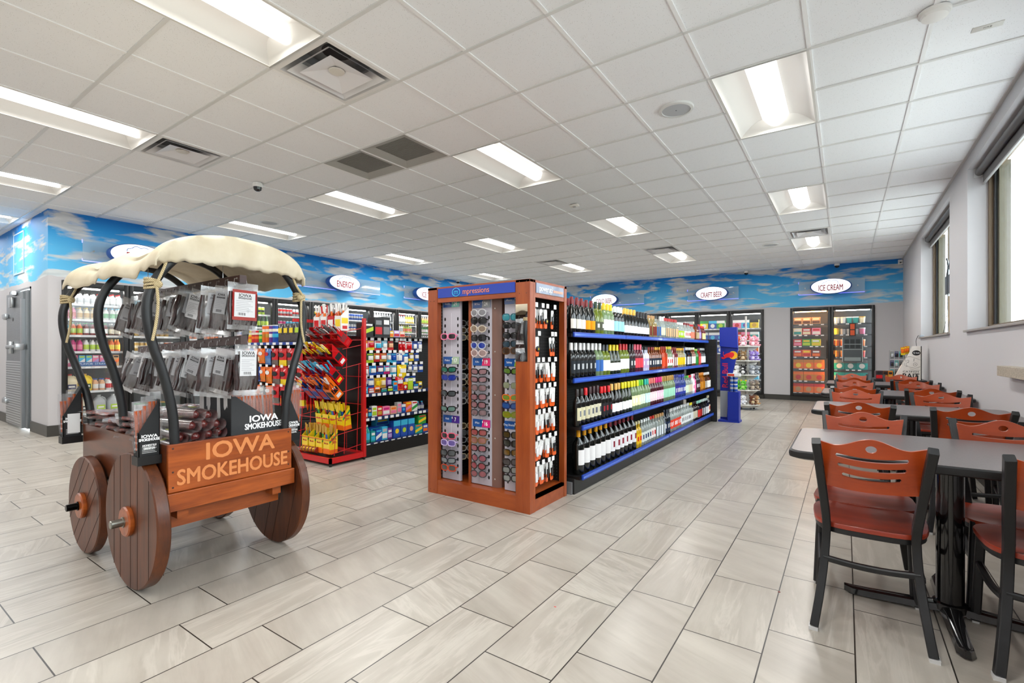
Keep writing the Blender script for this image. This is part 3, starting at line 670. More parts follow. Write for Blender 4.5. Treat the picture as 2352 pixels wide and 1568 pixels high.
# ------------------------------------------------------------------ reach-in coolers
BOT = ['green', 'blue', 'red', 'orange', 'yellow', 'white', 'navy', 'black', 'silver', 'cyan', 'lime', 'pink', 'magenta', 'purple', 'brown', 'tan', 'gold', 'cream', 'dark_green', 'teal']
def cname(c): return c.replace('_', ' ')
def cool_item(kind, c1, c2, c3):
    if kind == 'juice_bottle': return m_bottle(c1, c2, c3, .185, .033)
    if kind == 'tea_bottle': return m_bottle(c1, c2, c3, .20, .034)
    if kind == 'soda_bottle': return m_bottle(c1, c2, c3, .225, .034)
    if kind == 'milk_bottle': return m_bottle(c1, c2, c3, .175, .034, 'satin')
    if kind == 'drink_can': return m_can(c1, c2, .150, .030)
    if kind == 'soda_can': return m_can(c1, c2, .12, .033)
    if kind == 'milk_jug': return m_jug(c1, c2, c3)
    if kind == 'snack_tub': return m_tub(c1, c2, .075, .045)
    if kind == 'drink_carton': return m_box(.07, .07, .165, c1, c2, c3, 1)
    if kind == 'beer_case': return m_box(.245, .22, .22, c1, c2, c3, 1)
    if kind == 'beer_pack': return m_box(.19, .13, .21, c1, c2, c3, 2)
    if kind == 'frozen_box': return m_box(.175, .12, .165, c1, c2, c3, 0)
    if kind == 'ice_cream_tub': return m_tub(c1, c2, .15, .056)
    if kind == 'frozen_bag': return m_box(.205, .06, .215, c1, c2, c3, 2)
WID = dict(juice_bottle=.074, tea_bottle=.076, soda_bottle=.076, milk_bottle=.076, drink_can=.068, soda_can=.074, milk_jug=.165, snack_tub=.105, drink_carton=.08, beer_case=.25, beer_pack=.20, frozen_box=.185, ice_cream_tub=.118, frozen_bag=.21)
def cooler(axis, k, a0, width, doorlab, shelves, shelf_z, lamp='case_lamp', strip='#dfe3e6', zmin=0, glassy=True, hinge=1, fam='cooler'):
    """axis 'L': left wall (faces +x, runs +y); axis 'B': back wall (faces -y, runs +x)"""
    def Pt(u, d, z):   # u along the wall, d depth behind the wall face
        return (XL-d, a0+u, z) if axis == 'L' else (a0+u, YB+d, z)
    rz = PI/2 if axis == 'L' else 0
    o = thing('cooler_door', 'black framed glass %s' % doorlab, 'cooler door', Pt(width/2, -.012, 0), rz, fam+' doors')
    w = width/2; c = '#0f1011'
    m = MB()
    for x0, x1, z0, z1 in ((-w+.004, -w+.06, BB, BT), (w-.06, w-.004, BB, BT), (-w+.06, w-.06, BT-.085, BT), (-w+.06, w-.06, BB, BB+.075)): m.box(x0, x1, -.02, .04, z0, z1, c, 'satin', bev=.005)
    m.obj('door_frame', o); MB().box(-w+.055, w-.055, .008, .014, BB+.07, BT-.08, mat='glass').obj('glass_pane', o, 0)
    hx = (w-.075)*hinge
    MB().bar([(hx, -.022, 1.0), (hx, -.05, 1.02), (hx, -.05, 1.38), (hx, -.022, 1.40)], .022, .02, '#17181a', 'satin', ref=(1, 0, 0)).obj('door_handle', o)
    # case lining and lamp
    b = link('case_interior', None); b['kind'] = 'structure'; b.location = Pt(width/2, 0, 0); b.rotation_euler = (0, 0, rz)
    MB().box(-w, w, .56, .60, BB, BT+.03, '#3a3d40', 'matte').box(-w, w, .05, .60, BB-.02, BB, '#55585a').box(-w, w, .05, .60, BT+.02, BT+.05, '#8d9092').obj('lining', b, 0)
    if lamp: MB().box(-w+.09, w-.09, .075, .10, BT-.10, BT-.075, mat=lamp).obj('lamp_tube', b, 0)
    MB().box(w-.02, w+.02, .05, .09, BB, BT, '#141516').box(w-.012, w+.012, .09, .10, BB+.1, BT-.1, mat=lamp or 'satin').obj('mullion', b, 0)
    for si, (z, items) in enumerate(zip(shelf_z, shelves)):
        if z < zmin: continue
        sh = thing('cooler_shelf', '%s shelf behind the %s' % (nth(si+1), doorlab), 'shelf', Pt(width/2, 0, z), rz, fam+' shelves')
        MB().box(-w+.02, w-.02, .10, .50, -.012, 0, '#3d4042', 'metal').obj('shelf_board', sh, 0)
        t = MB().box(-w+.03, w-.03, .092, .10, -.026, .006, strip)
        for q in range(6):
            if (q*7+si*3+k) % 4: t.box(-w+.06+q*.11, -w+.12+q*.11, .090, .092, -.022, .002, '#fbfbfb', 'paper')
        t.obj('price_rail', sh, 0)
        x = -w+.05; n = 0
        for kind, c1, c2, c3, cnt in items:
            for q in range(cnt):
                ww = WID[kind]
                if x+ww > w-.03: break
                n += 1
                for row in range(2 if (axis == 'L' and k < 2 and kind != 'milk_jug') else 1): 
                    d = .10+.10*row+(.09 if kind in ('milk_jug',) else .055 if kind not in ('beer_case', 'frozen_bag', 'beer_pack', 'frozen_box', 'ice_cream_tub') else .13 if kind == 'beer_case' else .082)
                    put(kind, cool_item(kind, c1, c2, c3), Pt(x+ww/2+width/2, d+R.uniform(0, .008), z), rz+R.uniform(-.1, .1)*(kind not in ('beer_case',)), '%s %s, %s on the %s shelf%s, %s' % (cname(c1), kind.replace('_', ' '), nth(n), nth(si+1), ' back row' if row else '', doorlab), kind.split('_')[1] if kind.split('_')[1] not in ('tub',) else 'tub', fam+' '+kind.replace('_', ' ')+'s')
                x += ww
zs = [1.85, 1.63, 1.40, 1.165, .945, .59, .27]
def dl(k): return '%s dairy wall cooler door' % nth(k+1)
D1 = [[('milk_bottle', 'white', 'black', 'silver', 5), ('milk_bottle', 'silver', 'red', 'white', 4)], [('juice_bottle', 'pink', 'white', 'red', 2), ('milk_bottle', 'cream', 'yellow', 'gold', 4), ('juice_bottle', 'white', 'cyan', 'green', 3)],
      [('juice_bottle', 'cyan', 'blue', 'white', 1), ('juice_bottle', 'orange', 'green', 'lime', 2), ('juice_bottle', 'dark_red', 'green', 'white', 4), ('juice_bottle', 'brown', 'white', 'cream', 2)],
      [('juice_bottle', 'magenta', 'black', 'pink', 3), ('juice_bottle', 'white', 'black', 'lime', 3), ('juice_bottle', 'orange', 'gold', 'yellow', 3)], [('drink_carton', 'pink', 'white', 'magenta', 2), ('drink_carton', 'cyan', 'white', 'lime', 2), ('drink_carton', 'pink', 'lilac', 'white', 3), ('drink_carton', 'tan', 'orange', 'black', 1)],
      [('milk_jug', 'cream', 'red', 'navy', 1), ('milk_jug', 'yellow', 'gold', 'dark_green', 1), ('milk_bottle', 'peach', 'blue', 'white', 2), ('milk_bottle', 'white', 'red', 'red', 2)], [('milk_jug', 'white', 'blue', 'cyan', 1), ('milk_jug', 'cream', 'red', 'black', 1), ('milk_jug', 'silver', 'silver', 'lime', 2)]]
D2 = [[('juice_bottle', 'silver', 'white', 'cyan', 8)], [('drink_can', 'green', 'silver', 'white', 8)], [('drink_can', 'gold', 'black', 'cream', 8)], [('drink_can', 'gold', 'cream', 'white', 4), ('drink_can', 'silver', 'white', 'white', 3), ('drink_can', 'orange', 'white', 'red', 2)], [('drink_can', 'black', 'red', 'white', 5), ('drink_can', 'silver', 'green', 'black', 4)],
      [('snack_tub', 'green', 'silver', 'white', 3), ('snack_tub', 'brown', 'silver', 'white', 3)], [('snack_tub', 'white', 'green', 'white', 3), ('snack_tub', 'dark_green', 'gold', 'white', 3)]]
for k in range(ND):
    a0 = LD0+k*LP
    if k == 0: S = D1
    elif k == 1: S = D2
    elif k == 2: S = [[('drink_can', 'black', 'lime', 'x', 9)], [('drink_can', 'blue', 'silver', 'x', 9)], [('drink_can', 'orange', 'silver', 'x', 9)]]
    else:
        T3 = {3: [('drink_can', 'dark_green', 'yellow', 'x', 5), ('drink_can', 'lime', 'black', 'x', 4)], 4: [('drink_can', 'green', 'white', 'x', 1), ('drink_can', 'red', 'silver', 'x', 5), ('drink_can', 'silver', 'red', 'x', 3)], 5: [('drink_can', 'black', 'green', 'x', 2), ('drink_can', 'yellow', 'black', 'x', 1), ('drink_can', 'silver', 'cyan', 'x', 4), ('drink_can', 'navy', 'white', 'x', 2)],
              6: [('drink_can', 'navy', 'blue', 'x', 3), ('drink_can', 'blue', 'silver', 'x', 6)], 7: [('soda_bottle', 'silver', 'white', 'white', 5), ('soda_bottle', 'grey', 'black', 'white', 4)], 8: [('tea_bottle', 'silver', 'red', 'white', 5), ('tea_bottle', 'yellow', 'white', 'cream', 4)], 9: [('tea_bottle', 'tan', 'silver', 'lime', 9)]}.get(k, [('soda_bottle', 'brown', 'red', 'red', 9)])
        T4 = {4: [('drink_can', 'magenta', 'white', 'x', 4), ('drink_can', 'cyan', 'white', 'x', 4)], 5: [('drink_can', 'orange', 'silver', 'x', 9)], 6: [('drink_can', 'silver', 'blue', 'x', 9)], 7: [('tea_bottle', 'navy', 'yellow', 'blue', 4), ('tea_bottle', 'silver', 'blue', 'blue', 5)], 8: [('tea_bottle', 'white', 'yellow', 'silver', 4), ('tea_bottle', 'lime', 'yellow', 'orange', 4)], 9: [('tea_bottle', 'green', 'lime', 'white', 9)]}.get(k, [('soda_bottle', 'dark_green', 'green', 'lime', 9)])
        T5 = {7: [('soda_bottle', 'cyan', 'white', 'silver', 8)], 8: [('juice_bottle', 'teal', 'orange', 'white', 4), ('juice_bottle', 'orange', 'white', 'cream', 4)], 9: [('tea_bottle', 'white', 'green', 'lime', 9)]}.get(k, [('drink_can', 'blue', 'red', 'x', 9)])
        S = [T3, T4, T5]
        if k > 9: S = []
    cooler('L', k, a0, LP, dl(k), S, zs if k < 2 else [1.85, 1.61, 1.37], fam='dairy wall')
fs = thing('shelf_sign', 'blue flavor straws sign on the first dairy cooler shelf', 'sign', (XL-.085, 2.42, .985), PI/2); MB().box(-.26, .26, -.003, 0, -.028, .028, '#2c5f9e').obj('board', fs, 0)
letter('FLAVOR  STRAWS', .042, (0, -.004, 0), '-y', fs, '#cfe0f2')
# back wall: beer cave doors
bz = [1.72, 1.42, 1.10, .78, .45, .15]
nb = 6; bw = (BD1-BD0)/nb
for k in range(nb):
    f = nb-1-k
    row = {0: [[('beer_pack', 'pink', 'white', 'red', 1), ('beer_pack', 'cyan', 'white', 'purple', 1), ('beer_pack', 'yellow', 'black', 'gold', 1)], [('beer_pack', 'white', 'red', 'pink', 1), ('beer_pack', 'red', 'pink', 'white', 1), ('beer_pack', 'teal', 'white', 'peach', 1)], [('beer_pack', 'green', 'white', 'cyan', 2), ('beer_pack', 'orange', 'white', 'tan', 1)], [('beer_pack', 'black', 'gold', 'white', 3)], [('beer_pack', 'cyan', 'white', 'blue', 3)], [('beer_case', 'silver', 'blue', 'white', 2)]],
           1: [[('beer_pack', 'yellow', 'green', 'white', 1), ('beer_pack', 'blue', 'cyan', 'white', 1), ('beer_pack', 'green', 'white', 'lime', 1)], [('beer_pack', 'blue', 'white', 'cyan', 3)], [('beer_pack', 'blue', 'silver', 'white', 3)]],
           2: [[('beer_pack', 'white', 'silver', 'navy', 3)], [('beer_case', 'blue', 'white', 'red', 2)]]}.get(f, [[('beer_case', 'red', 'white', 'navy', 2)], []])
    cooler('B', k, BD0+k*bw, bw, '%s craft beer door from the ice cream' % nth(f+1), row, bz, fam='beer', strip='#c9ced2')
# ice cream freezer
iw = (IC1-IC0)/2
FR = [[[('frozen_box', 'tan', 'brown', 'cream', 3)], [('frozen_box', 'cream', 'teal', 'white', 1), ('frozen_box', 'red', 'cream', 'white', 1), ('frozen_box', 'pink', 'white', 'red', 1)], [('frozen_box', 'red', 'pink', 'white', 1), ('frozen_box', 'green', 'lime', 'yellow', 1), ('frozen_box', 'lime', 'yellow', 'white', 1)], [('frozen_box', 'red', 'orange', 'white', 1), ('frozen_box', 'orange', 'red', 'yellow', 1), ('frozen_box', 'dark_red', 'orange', 'white', 1)], [('frozen_bag', 'orange', 'amber', 'yellow', 3)], [('frozen_bag', 'amber', 'orange', 'red', 3)], [('frozen_bag', 'orange', 'red', 'tan', 3)]],  # orange tones of the goods imitate orange furniture reflected in the door glass
      [[('ice_cream_tub', 'white', 'cream', 'x', 2), ('ice_cream_tub', 'teal', 'white', 'x', 2), ('ice_cream_tub', 'cream', 'gold', 'x', 1)], [('ice_cream_tub', 'yellow', 'gold', 'x', 1), ('ice_cream_tub', 'silver', 'black', 'x', 3), ('ice_cream_tub', 'pink', 'white', 'x', 1)], [('ice_cream_tub', 'orange', 'peach', 'x', 5)], [('ice_cream_tub', 'amber', 'gold', 'x', 2), ('ice_cream_tub', 'red', 'orange', 'x', 3)], [('frozen_bag', 'teal', 'grey', 'white', 3)], [('frozen_bag', 'grey', 'teal', 'orange', 3)], [('frozen_bag', 'teal', 'navy', 'peach', 3)]]]
for k in range(2):
    cooler('B', k, IC0+k*iw, iw, ['ice cream door beside the pillar', 'ice cream door nearest the window'][k], FR[k], [1.78, 1.53, 1.27, 1.02, .74, .46, .18], lamp='added_warm_glow' if k == 0 else 'case_lamp', fam='freezer', strip='#3f4a50', hinge=1 if k == 0 else -1)  # tube and mullion strip by the pillar carry the added reflection glow
po = thing('freezer_poster', 'grey bagged ice poster with a window stuck on the freezer glass', 'poster', (.13, YB-.036, 1.22), 0)
m = MB().box(-.19, .19, 0, .003, -.30, .24, '#4b5254'); 
for q in range(3): m.box(-.14+q*.1, -.06+q*.1, -.002, 0, .0, .08, '#22292c').box(-.14+q*.1, -.06+q*.1, -.002, 0, .10, .20, '#22292c')
m.box(-.16, .16, -.002, 0, .084, .094, '#a9b2b0').box(-.17, .17, -.002, 0, -.03, -.02, '#a9b2b0').box(-.19, -.175, -.002, 0, -.3, .24, '#b9c0be').box(.175, .19, -.002, 0, -.3, .24, '#b9c0be').box(-.15, .15, -.002, 0, -.28, -.20, '#8f9a98')
m.obj('sheet', po, 0); MB().box(-.06, .06, -.003, 0, .27, .56, '#131313').box(-.04, .04, -.005, -.003, .29, .40, '#e2571c').box(-.04, .04, -.005, -.003, .42, .54, '#e2571c').obj('orange_flag', po, 0)
# ------------------------------------------------------------------ oval lit signs on acrylic panels
def axis_l(c): return c[0] < XL+.2
def sign(txt, c, rz, pw, ow, lab, oh=.17, dx=0):
    o = thing('oval_sign', lab, 'sign', c, rz, 'oval department signs')
    MB().box(-pw/2, pw/2, .0, .008, -.145, .15, mat='acrylic').obj('backing_panel', o, 0)
    MB().box(-pw/2, pw/2, -.006, .012, -.156, -.146, mat='blue_edge').box(-pw/2-.008, -pw/2, -.004, .010, .10, .15, mat='blue_edge').box(-pw/2-.008, -pw/2, -.004, .010, -.15, -.12, mat='blue_edge').obj('blue_light_edge', o, 0)
    T_ = Matrix.Translation((dx, -.13, 0)) @ Matrix.Rotation(PI/2, 4, 'X') @ Matrix.Diagonal((ow, oh, 1, 1))
    MB().lathe([(1.0, -.10), (1.0, .0), (.985, .008), (.94, .010)], 48, '#1a4a94', 'satin', T_, cap=False).lathe([(.99, -.10), (.0001, -.10)], 48, '#1a4a94', 'satin', T_, cap=False).obj('oval_rim', o, 50)
    MB().lathe([(.95, .006), (.0001, .006)], 48, mat='sign_face', M=T_).obj('lit_face', o, 50)
    y = -.142
    letter(txt, .185, (dx, y, -.040), '-y', o, '#a01822', bold=.03, sx=.62 if len(txt) < 8 else .50)
    for q in (-1, 1): MB().lathe([(.012, 0), (.012, -.13 if axis_l(c) else -.16)], 10, '#c9c9c9', 'metal', Matrix.Translation((q*pw*.4, 0, 0)) @ Matrix.Rotation(PI/2, 4, 'X')).obj('standoff', o)
    MB().box(dx-.1, dx+.1, -.04, 0, -.05, .05, '#dddddd').obj('mount', o, 0)
    L = len(txt)*.028; pts = []
    for cx, cy, r, a, b in ((-.12, .055, .035, 200, 80), (-.035, .07, .060, 150, 40), (.07, .055, .07, 110, -20)):
        for q in range(7): t = math.radians(a+(b-a)*q/6); pts.append((dx+cx+r*math.cos(t), y, cy+r*math.sin(t)))
    MB().tube(pts, .005, '#27509a', seg=5).obj('cloud_line', o)
    MB().box(dx-ow*.82, dx-L-.03, y, y+.002, -.002, .001, '#555555').box(dx+L+.03, dx+ow*.82, y, y+.002, -.002, .001, '#555555').obj('rule', o, 0)
lz_ = 2.60
sign('DAIRY', (XL+.13, 2.86, lz_), PI/2, 1.25, .37, 'DAIRY oval sign on the left mural above the first cooler doors')
sign('ENERGY', (XL+.13, 6.5, lz_), PI/2, 2.1, .40, 'ENERGY oval sign above the middle cooler doors')
sign('ICE TEA', (XL+.13, 8.95, lz_), PI/2, 1.3, .40, 'ICE TEA oval sign partly behind the sunglasses case')
sign('COLD BEER', (-5.35, YB-.16, lz_), 0, 1.6, .40, 'COLD BEER oval sign over the wine bottles', dx=-.32)
sign('CRAFT BEER', (-2.78, YB-.16, lz_), 0, 1.22, .39, 'CRAFT BEER oval sign over the plush stand')
sign('ICE CREAM', (-.27, YB-.16, lz_), 0, 1.24, .39, 'ICE CREAM oval sign over the freezer doors')
# ------------------------------------------------------------------ walk-in cooler door
w = thing('walk_in_door', 'stainless walk-in cooler door with ribbed kick plate in the side wall', 'door', (DX0, 1.9, 0)); W = DX1-DX0
MB().box(.0, .03, -.01, .1, 0, 2.12, '#8d9194', 'metal').box(W-.03, W, -.01, .1, 0, 2.12, '#8d9194', 'metal').box(0, W, -.01, .1, 2.09, 2.12, '#8d9194', 'metal').obj('jamb', w, 0)
MB().box(.04, W-.05, -.03, .02, .03, 2.07, mat='brushed').box(.04, W-.2, -.05, -.03, .03, 2.06, mat='brushed').obj('door_leaf', w, 0); MB().box(.05, W-.19, -.058, -.05, .05, 1.02, mat='diamond').obj('kick_plate', w, 0)
MB().box(W-.26, W-.18, -.07, .02, .03, 1.95, '#9fa3a6', 'metal', bev=.004).obj('edge_strip', w, 0)
for z in (.38, 1.72):
    MB().box(-.10, .02, -.07, -.01, z-.05, z+.05, '#b9bdc0', 'metal', bev=.006).box(.0, .2, -.10, -.05, z-.035, z+.035, '#b9bdc0', 'metal', bev=.01).obj('hinge', w)
MB().box(.42, .50, -.10, -.05, 1.13, 1.32, '#c4c8ca', 'metal', bev=.01).bar([(.47, -.11, 1.22), (.62, -.14, 1.24), (.85, -.16, 1.24), (1.08, -.14, 1.24)], .045, .04, '#b9bdc0', 'metal').box(W-.2, W-.1, -.15, -.05, 1.19, 1.28, '#b9bdc0', 'metal', bev=.01).obj('latch_handle', w)
MB().lathe([(.03, 0), (.001, .004)], 14, '#1b1b1b', M=Matrix.Translation((.46, -.052, 1.66)) @ Matrix.Rotation(PI/2, 4, 'X')).obj('peephole', w)
MB().bar([(.55, -.07, 2.05), (.75, -.09, 2.05)], .05, .06, '#c4c8ca', 'metal').box(.43, .6, -.10, -.06, 1.84, 2.0, '#a8abac', 'metal', bev=.01).obj('closer', w)
pl = thing('wall_access_panel', 'painted access panel outlined in the mural above the walk-in door', 'panel', (-10.55, 1.9, 2.68))
MB().box(-.29, .29, -.008, 0, -.30, .30, mat='mural').box(-.31, -.29, -.012, 0, -.32, .32, '#b9d4e4').box(.29, .31, -.012, 0, -.32, .32, '#b9d4e4').box(-.29, .29, -.012, 0, .30, .32, '#b9d4e4').box(-.29, .29, -.012, 0, -.32, -.30, '#b9d4e4').obj('panel', pl, 0)
# ------------------------------------------------------------------ wine and spirits gondola
WX = -2.30; WY0, WY1 = 3.60, 8.48
g = thing('wine_gondola', 'long black gondola with blue edged shelves of wine and spirits', 'shelving', (0, 0, 0))
MB().box(WX-.03, WX, WY0+.02, WY1+.1, .02, 1.345, mat='pegboard').obj('back_panel', g, 0)
MB().box(WX-.4, -1.845, WY0, WY1+.08, 0, .125, '#1a1b1c', 'satin').box(-2.05, -1.86, WY0-.02, WY0, 0, .10, '#77787a').obj('kick_base', g, 0)
MB().box(-2.24, -1.76, WY1+.05, WY1+.13, 0, 1.36, mat='pegboard_x').obj('end_panel', g, 0)
sz = [.150, .560, .948, 1.336]; sx = [-1.79, -1.79, -1.87, -1.87]; segs = [WY0+.04, 4.80, 6.02, 7.24, WY1]
for z, x, nm in zip(sz, sx, ['bottom', 'third', 'second', 'top']):
    s = MB().box(WX, x-.012, WY0+.02, WY1, z-.03, z-.004, '#121213', 'satin').obj('shelf_board', g, 0)
    for a, b in zip(segs[:-1], segs[1:]):
        MB().box(x-.012, x+.006, a+.004, b-.004, z-.034, z+.008, '#1b42a8', 'satin', bev=.004).box(x+.006, x+.0065, a+.01, b-.01, z-.022, z-.004, '#3c6ad2', 'gloss').obj('price_rail', s, 0)
    for y in segs: MB().box(WX, x-.06, y-.004, y+.004, z-.09, z-.03, '#0e0e0e').obj('shelf_bracket', s, 0)
K = '#0d0f0d'; DG = '#1d2a14'; OL = '#6b7a22'; CL = '#dfe8e4'; CB = '#cfe6f2'; AM = '#7a3a10'; LG = '#b9d6a0'
W = 'wine_bottle'; L = 'liquor_bottle'
# (name, kind, glass, cap, label, label2, height), count, words
TOP = [((W, 'burgundy', K, 'dark_red', '#e8e2d8', '', .315), 3, 'white labelled dark wine bottle'), ((W, 'burgundy', K, 'dark_red', '#f3a01e', '', .31), 2, 'orange labelled dark wine bottle'), ((W, 'burgundy', OL, '#22402c', '#5c5f50', 'white', .31), 2, 'olive glass wine bottle'),
       ((W, 'wine', LG, 'yellow', 'white', '', .31), 3, 'yellow capped white wine bottle'), ((W, 'wine', K, '#dde8ec', '#a6dcee', '', .30), 3, 'pale blue labelled wine bottle'), ((W, 'burgundy', K, '#f0c050', '#e9eef2', '', .30), 4, 'gold foiled sparkling wine bottle'), ((W, 'burgundy', K, '#131318', '#eef0f2', '', .29), 4, 'black foiled sparkling wine bottle'),
       ((L, 'square', '#e9d7a0', 'tan', '#7c2a26', 'pink', .27), 3, 'amber square bottle with tan cap'), ((L, 'square', CL, 'black', '#3d66a8', '', .28), 2, 'clear bottle with blue label'), ((L, 'wine', CL, 'white', '#e8e6c8', '', .28), 2, 'clear bottle with cream label'), ((L, 'square', CL, 'red', '#eab98a', 'brown', .27), 7, 'clear bottle with peach label'),
       ((L, 'spirit', CL, 'white', 'lime', 'white', .24), 4, 'clear bottle with lime label'), ((L, 'spirit', CL, 'dark_red', '#e9e4da', 'red', .25), 4, 'clear bottle with red print'), ((L, 'spirit', CL, 'red', '#f08a70', '', .24), 3, 'clear bottle with coral label'), ((L, 'square', AM, 'black', '#cdbb8f', '', .25), 3, 'brown square bottle'), ((L, 'spirit', '#5a2a66', 'red', 'lilac', '', .26), 2, 'purple bottle'), ((L, 'square', AM, '#e01d2a', '#f0dca0', 'black', .24), 3, 'amber bottle with cream label')]
SEC = [((W, 'wine', K, 'white', '#2a2e33', 'silver', .31), 6, 'silver capped black labelled wine bottle'), ((W, 'wine', LG, 'white', '#3d69b0', '', .31), 2, 'green glass bottle with blue label'), ((W, 'wine', OL, '#3c4044', '#f2f2f2', '', .30), 2, 'olive glass bottle with white label'), ((W, 'burgundy', DG, 'yellow', '#f4f4f2', '', .30), 3, 'yellow capped dark bottle'), ((W, 'wine', OL, 'red', '#eef0f2', '', .31), 3, 'red capped olive bottle'),
       ((W, 'wine', '#2a1a1c', 'black', '#33363a', 'white', .31), 2, 'dark bottle with charcoal label'), ((W, 'wine', '#5a2030', '#ef5a72', '#ef4a58', '', .31), 3, 'pink foiled bottle with red label'), ((L, 'spirit', '#cfd2e8', 'black', '#b9a3c8', 'white', .28), 3, 'clear bottle with lilac label'), ((L, 'spirit', AM, '#8c1c1c', '#2b3240', 'white', .28), 3, 'amber bottle with navy label'), ((L, 'spirit', AM, '#d9a21e', '#2b3240', 'white', .28), 3, 'gold capped amber bottle'),
       ((L, 'square', '#c4441c', '#a02a1c', '#e8502c', 'white', .29), 3, 'rust coloured bottle'), ((L, 'spirit', LG, 'yellow', '#f0f2ea', 'red', .29), 3, 'yellow capped clear bottle'), ((L, 'square', '#8c3c34', '#8c2018', '#efe6e0', '', .28), 3, 'brick red square bottle'), ((L, 'spirit', '#e9d7a0', '#f0b010', '#f2c81e', '', .27), 5, 'pale bottle with yellow label'), ((L, 'spirit', CB, '#2a3cc0', '#dfe6ef', '', .27), 1, 'clear bottle with blue cap'),
       ((L, 'square', '#161a1c', '#e6e6e6', '#eceff0', '', .28), 4, 'black square bottle with white label'), ((L, 'spirit', AM, '#e4dfc8', '#eae6d8', '', .28), 3, 'amber bottle with ivory label'), ((L, 'spirit', '#2b7a34', '#a6d04a', '#2f8a3c', '', .26), 2, 'green bottle'), ((L, 'square', '#c2352e', '#222222', '#e0645a', '', .27), 2, 'red square bottle'), ((L, 'spirit', '#17181a', 'silver', '#eef0f2', '', .27), 4, 'black bottle with silver cap')]
THI = [((W, 'wine', K, '#231a18', '#d9d2b0', 'grey', .31), 2, 'dark bottle with portrait label'), ((W, 'wine', K, '#d81f26', '#d9d2b0', 'grey', .31), 1, 'red capped dark bottle'), ((W, 'wine', K, '#3c2226', '#d8d2b8', '#5e6068', .315), 3, 'dark bottle with cream picture label'), ((W, 'wine', K, '#e01c22', '#26262a', '#a02830', .30), 3, 'red capped bottle with black label'), ((W, 'burgundy', K, '#e8b860', '#f2f2f4', '', .31), 3, 'tan capped bottle with white label'), ((W, 'burgundy', DG, '#ece01c', '#eef0ee', '', .31), 3, 'yellow capped green bottle'),
       ((W, 'wine', LG, '#e6e01c', '#f0f0c0', 'white', .31), 3, 'yellow labelled clear wine bottle'), ((W, 'wine', LG, '#6cc82c', '#dff2d8', 'white', .31), 2, 'green labelled clear wine bottle'), ((W, 'wine', LG, '#20b4a4', '#cfeef0', 'white', .31), 2, 'teal labelled clear wine bottle'), ((W, 'wine', '#4a1220', '#ef7a72', '#f4d8dc', 'white', .31), 3, 'coral labelled wine bottle'), ((W, 'wine', '#4a1220', '#e01c7c', '#f2c8dc', 'white', .31), 3, 'magenta labelled wine bottle'),
       ((L, 'wine', LG, '#b98c3c', '#a4dcc0', '', .31), 6, 'pale green bottle with gold neck'), ((L, 'spirit', '#26307c', '#202a80', '#3a2f94', 'white', .31), 3, 'violet blue bottle'), ((L, 'spirit', '#3f63c8', '#2a38a8', '#2f3f9c', 'white', .30), 4, 'blue bottle'), ((L, 'spirit', CL, '#1f8a38', '#d8ead0', '', .27), 2, 'clear bottle with green cap'), ((L, 'spirit', CL, '#6cc82c', '#d8d8b0', '', .27), 1, 'clear bottle with lime cap'), ((L, 'spirit', CL, '#e01c28', '#d8c8b0', '', .27), 2, 'clear bottle with red cap'),
       ((L, 'spirit', '#ece8ec', '#ece8ec', '#f8f4f8', 'pink', .28), 2, 'white bottle'), ((L, 'spirit', '#e85a96', '#e8a0b8', '#f078ac', '', .28), 1, 'pink bottle'), ((L, 'spirit', '#1c0f12', '#3a1c18', '#46202a', 'white', .29), 3, 'dark cocoa bottle'), ((L, 'square', '#b06a14', '#e08a1c', '#e0982c', '', .28), 4, 'amber bottle with orange label'), ((L, 'square', '#5a3410', '#e8e8e8', '#f0ede4', '', .27), 5, 'brown bottle with white label')]
BOTM = [((W, 'magnum', K, '#e8a010', '#eceaea', '', .37), 6, 'large yellow capped bottle'), ((W, 'magnum', K, '#7c1c2c', '#e9e7ea', '#8a2c3c', .37), 6, 'large maroon capped bottle'), ((L, 'spirit', '#c8a41c', '#d8d0a0', '#e8b81c', 'red', .28), 2, 'yellow bottle with white cap'), ((L, 'spirit', CL, '#dfe6e6', '#d8e0dc', 'navy', .28), 4, 'clear bottle with navy print'), ((L, 'spirit', CL, '#e03020', '#f0e8e4', 'red', .28), 2, 'clear bottle with red stopper'),
        ((L, 'square', CL, '#c8965a', '#dfe6ea', 'blue', .28), 4, 'clear square bottle with cork'), ((L, 'spirit', '#16222c', '#2a3440', '#23304c', 'white', .30), 3, 'midnight blue bottle'), ((L, 'spirit', CL, '#e8e8e8', '#e4442c', 'white', .29), 6, 'clear bottle with red label'), ((L, 'spirit', CL, '#e4e4e4', '#e8eaea', 'black', .29), 6, 'clear bottle with white cap'), ((L, 'spirit', CL, '#e8d81c', '#d8dcdc', '', .28), 2, 'clear bottle with yellow cap'),
        ((L, 'spirit', '#1b1112', '#2c1c1c', '#c8bfa8', '', .28), 3, 'dark bottle with tan label'), ((L, 'square', '#1c1010', '#9adcc8', '#e83c38', '', .27), 3, 'dark square bottle with red label'), ((L, 'square', '#15161a', '#cfe0e0', '#eef0f4', 'black', .27), 5, 'black square bottle with pale cap'), ((L, 'spirit', '#1c0f0c', '#d8d0b0', '#ecd8b8', 'red', .30), 2, 'dark bottle with ivory label')]
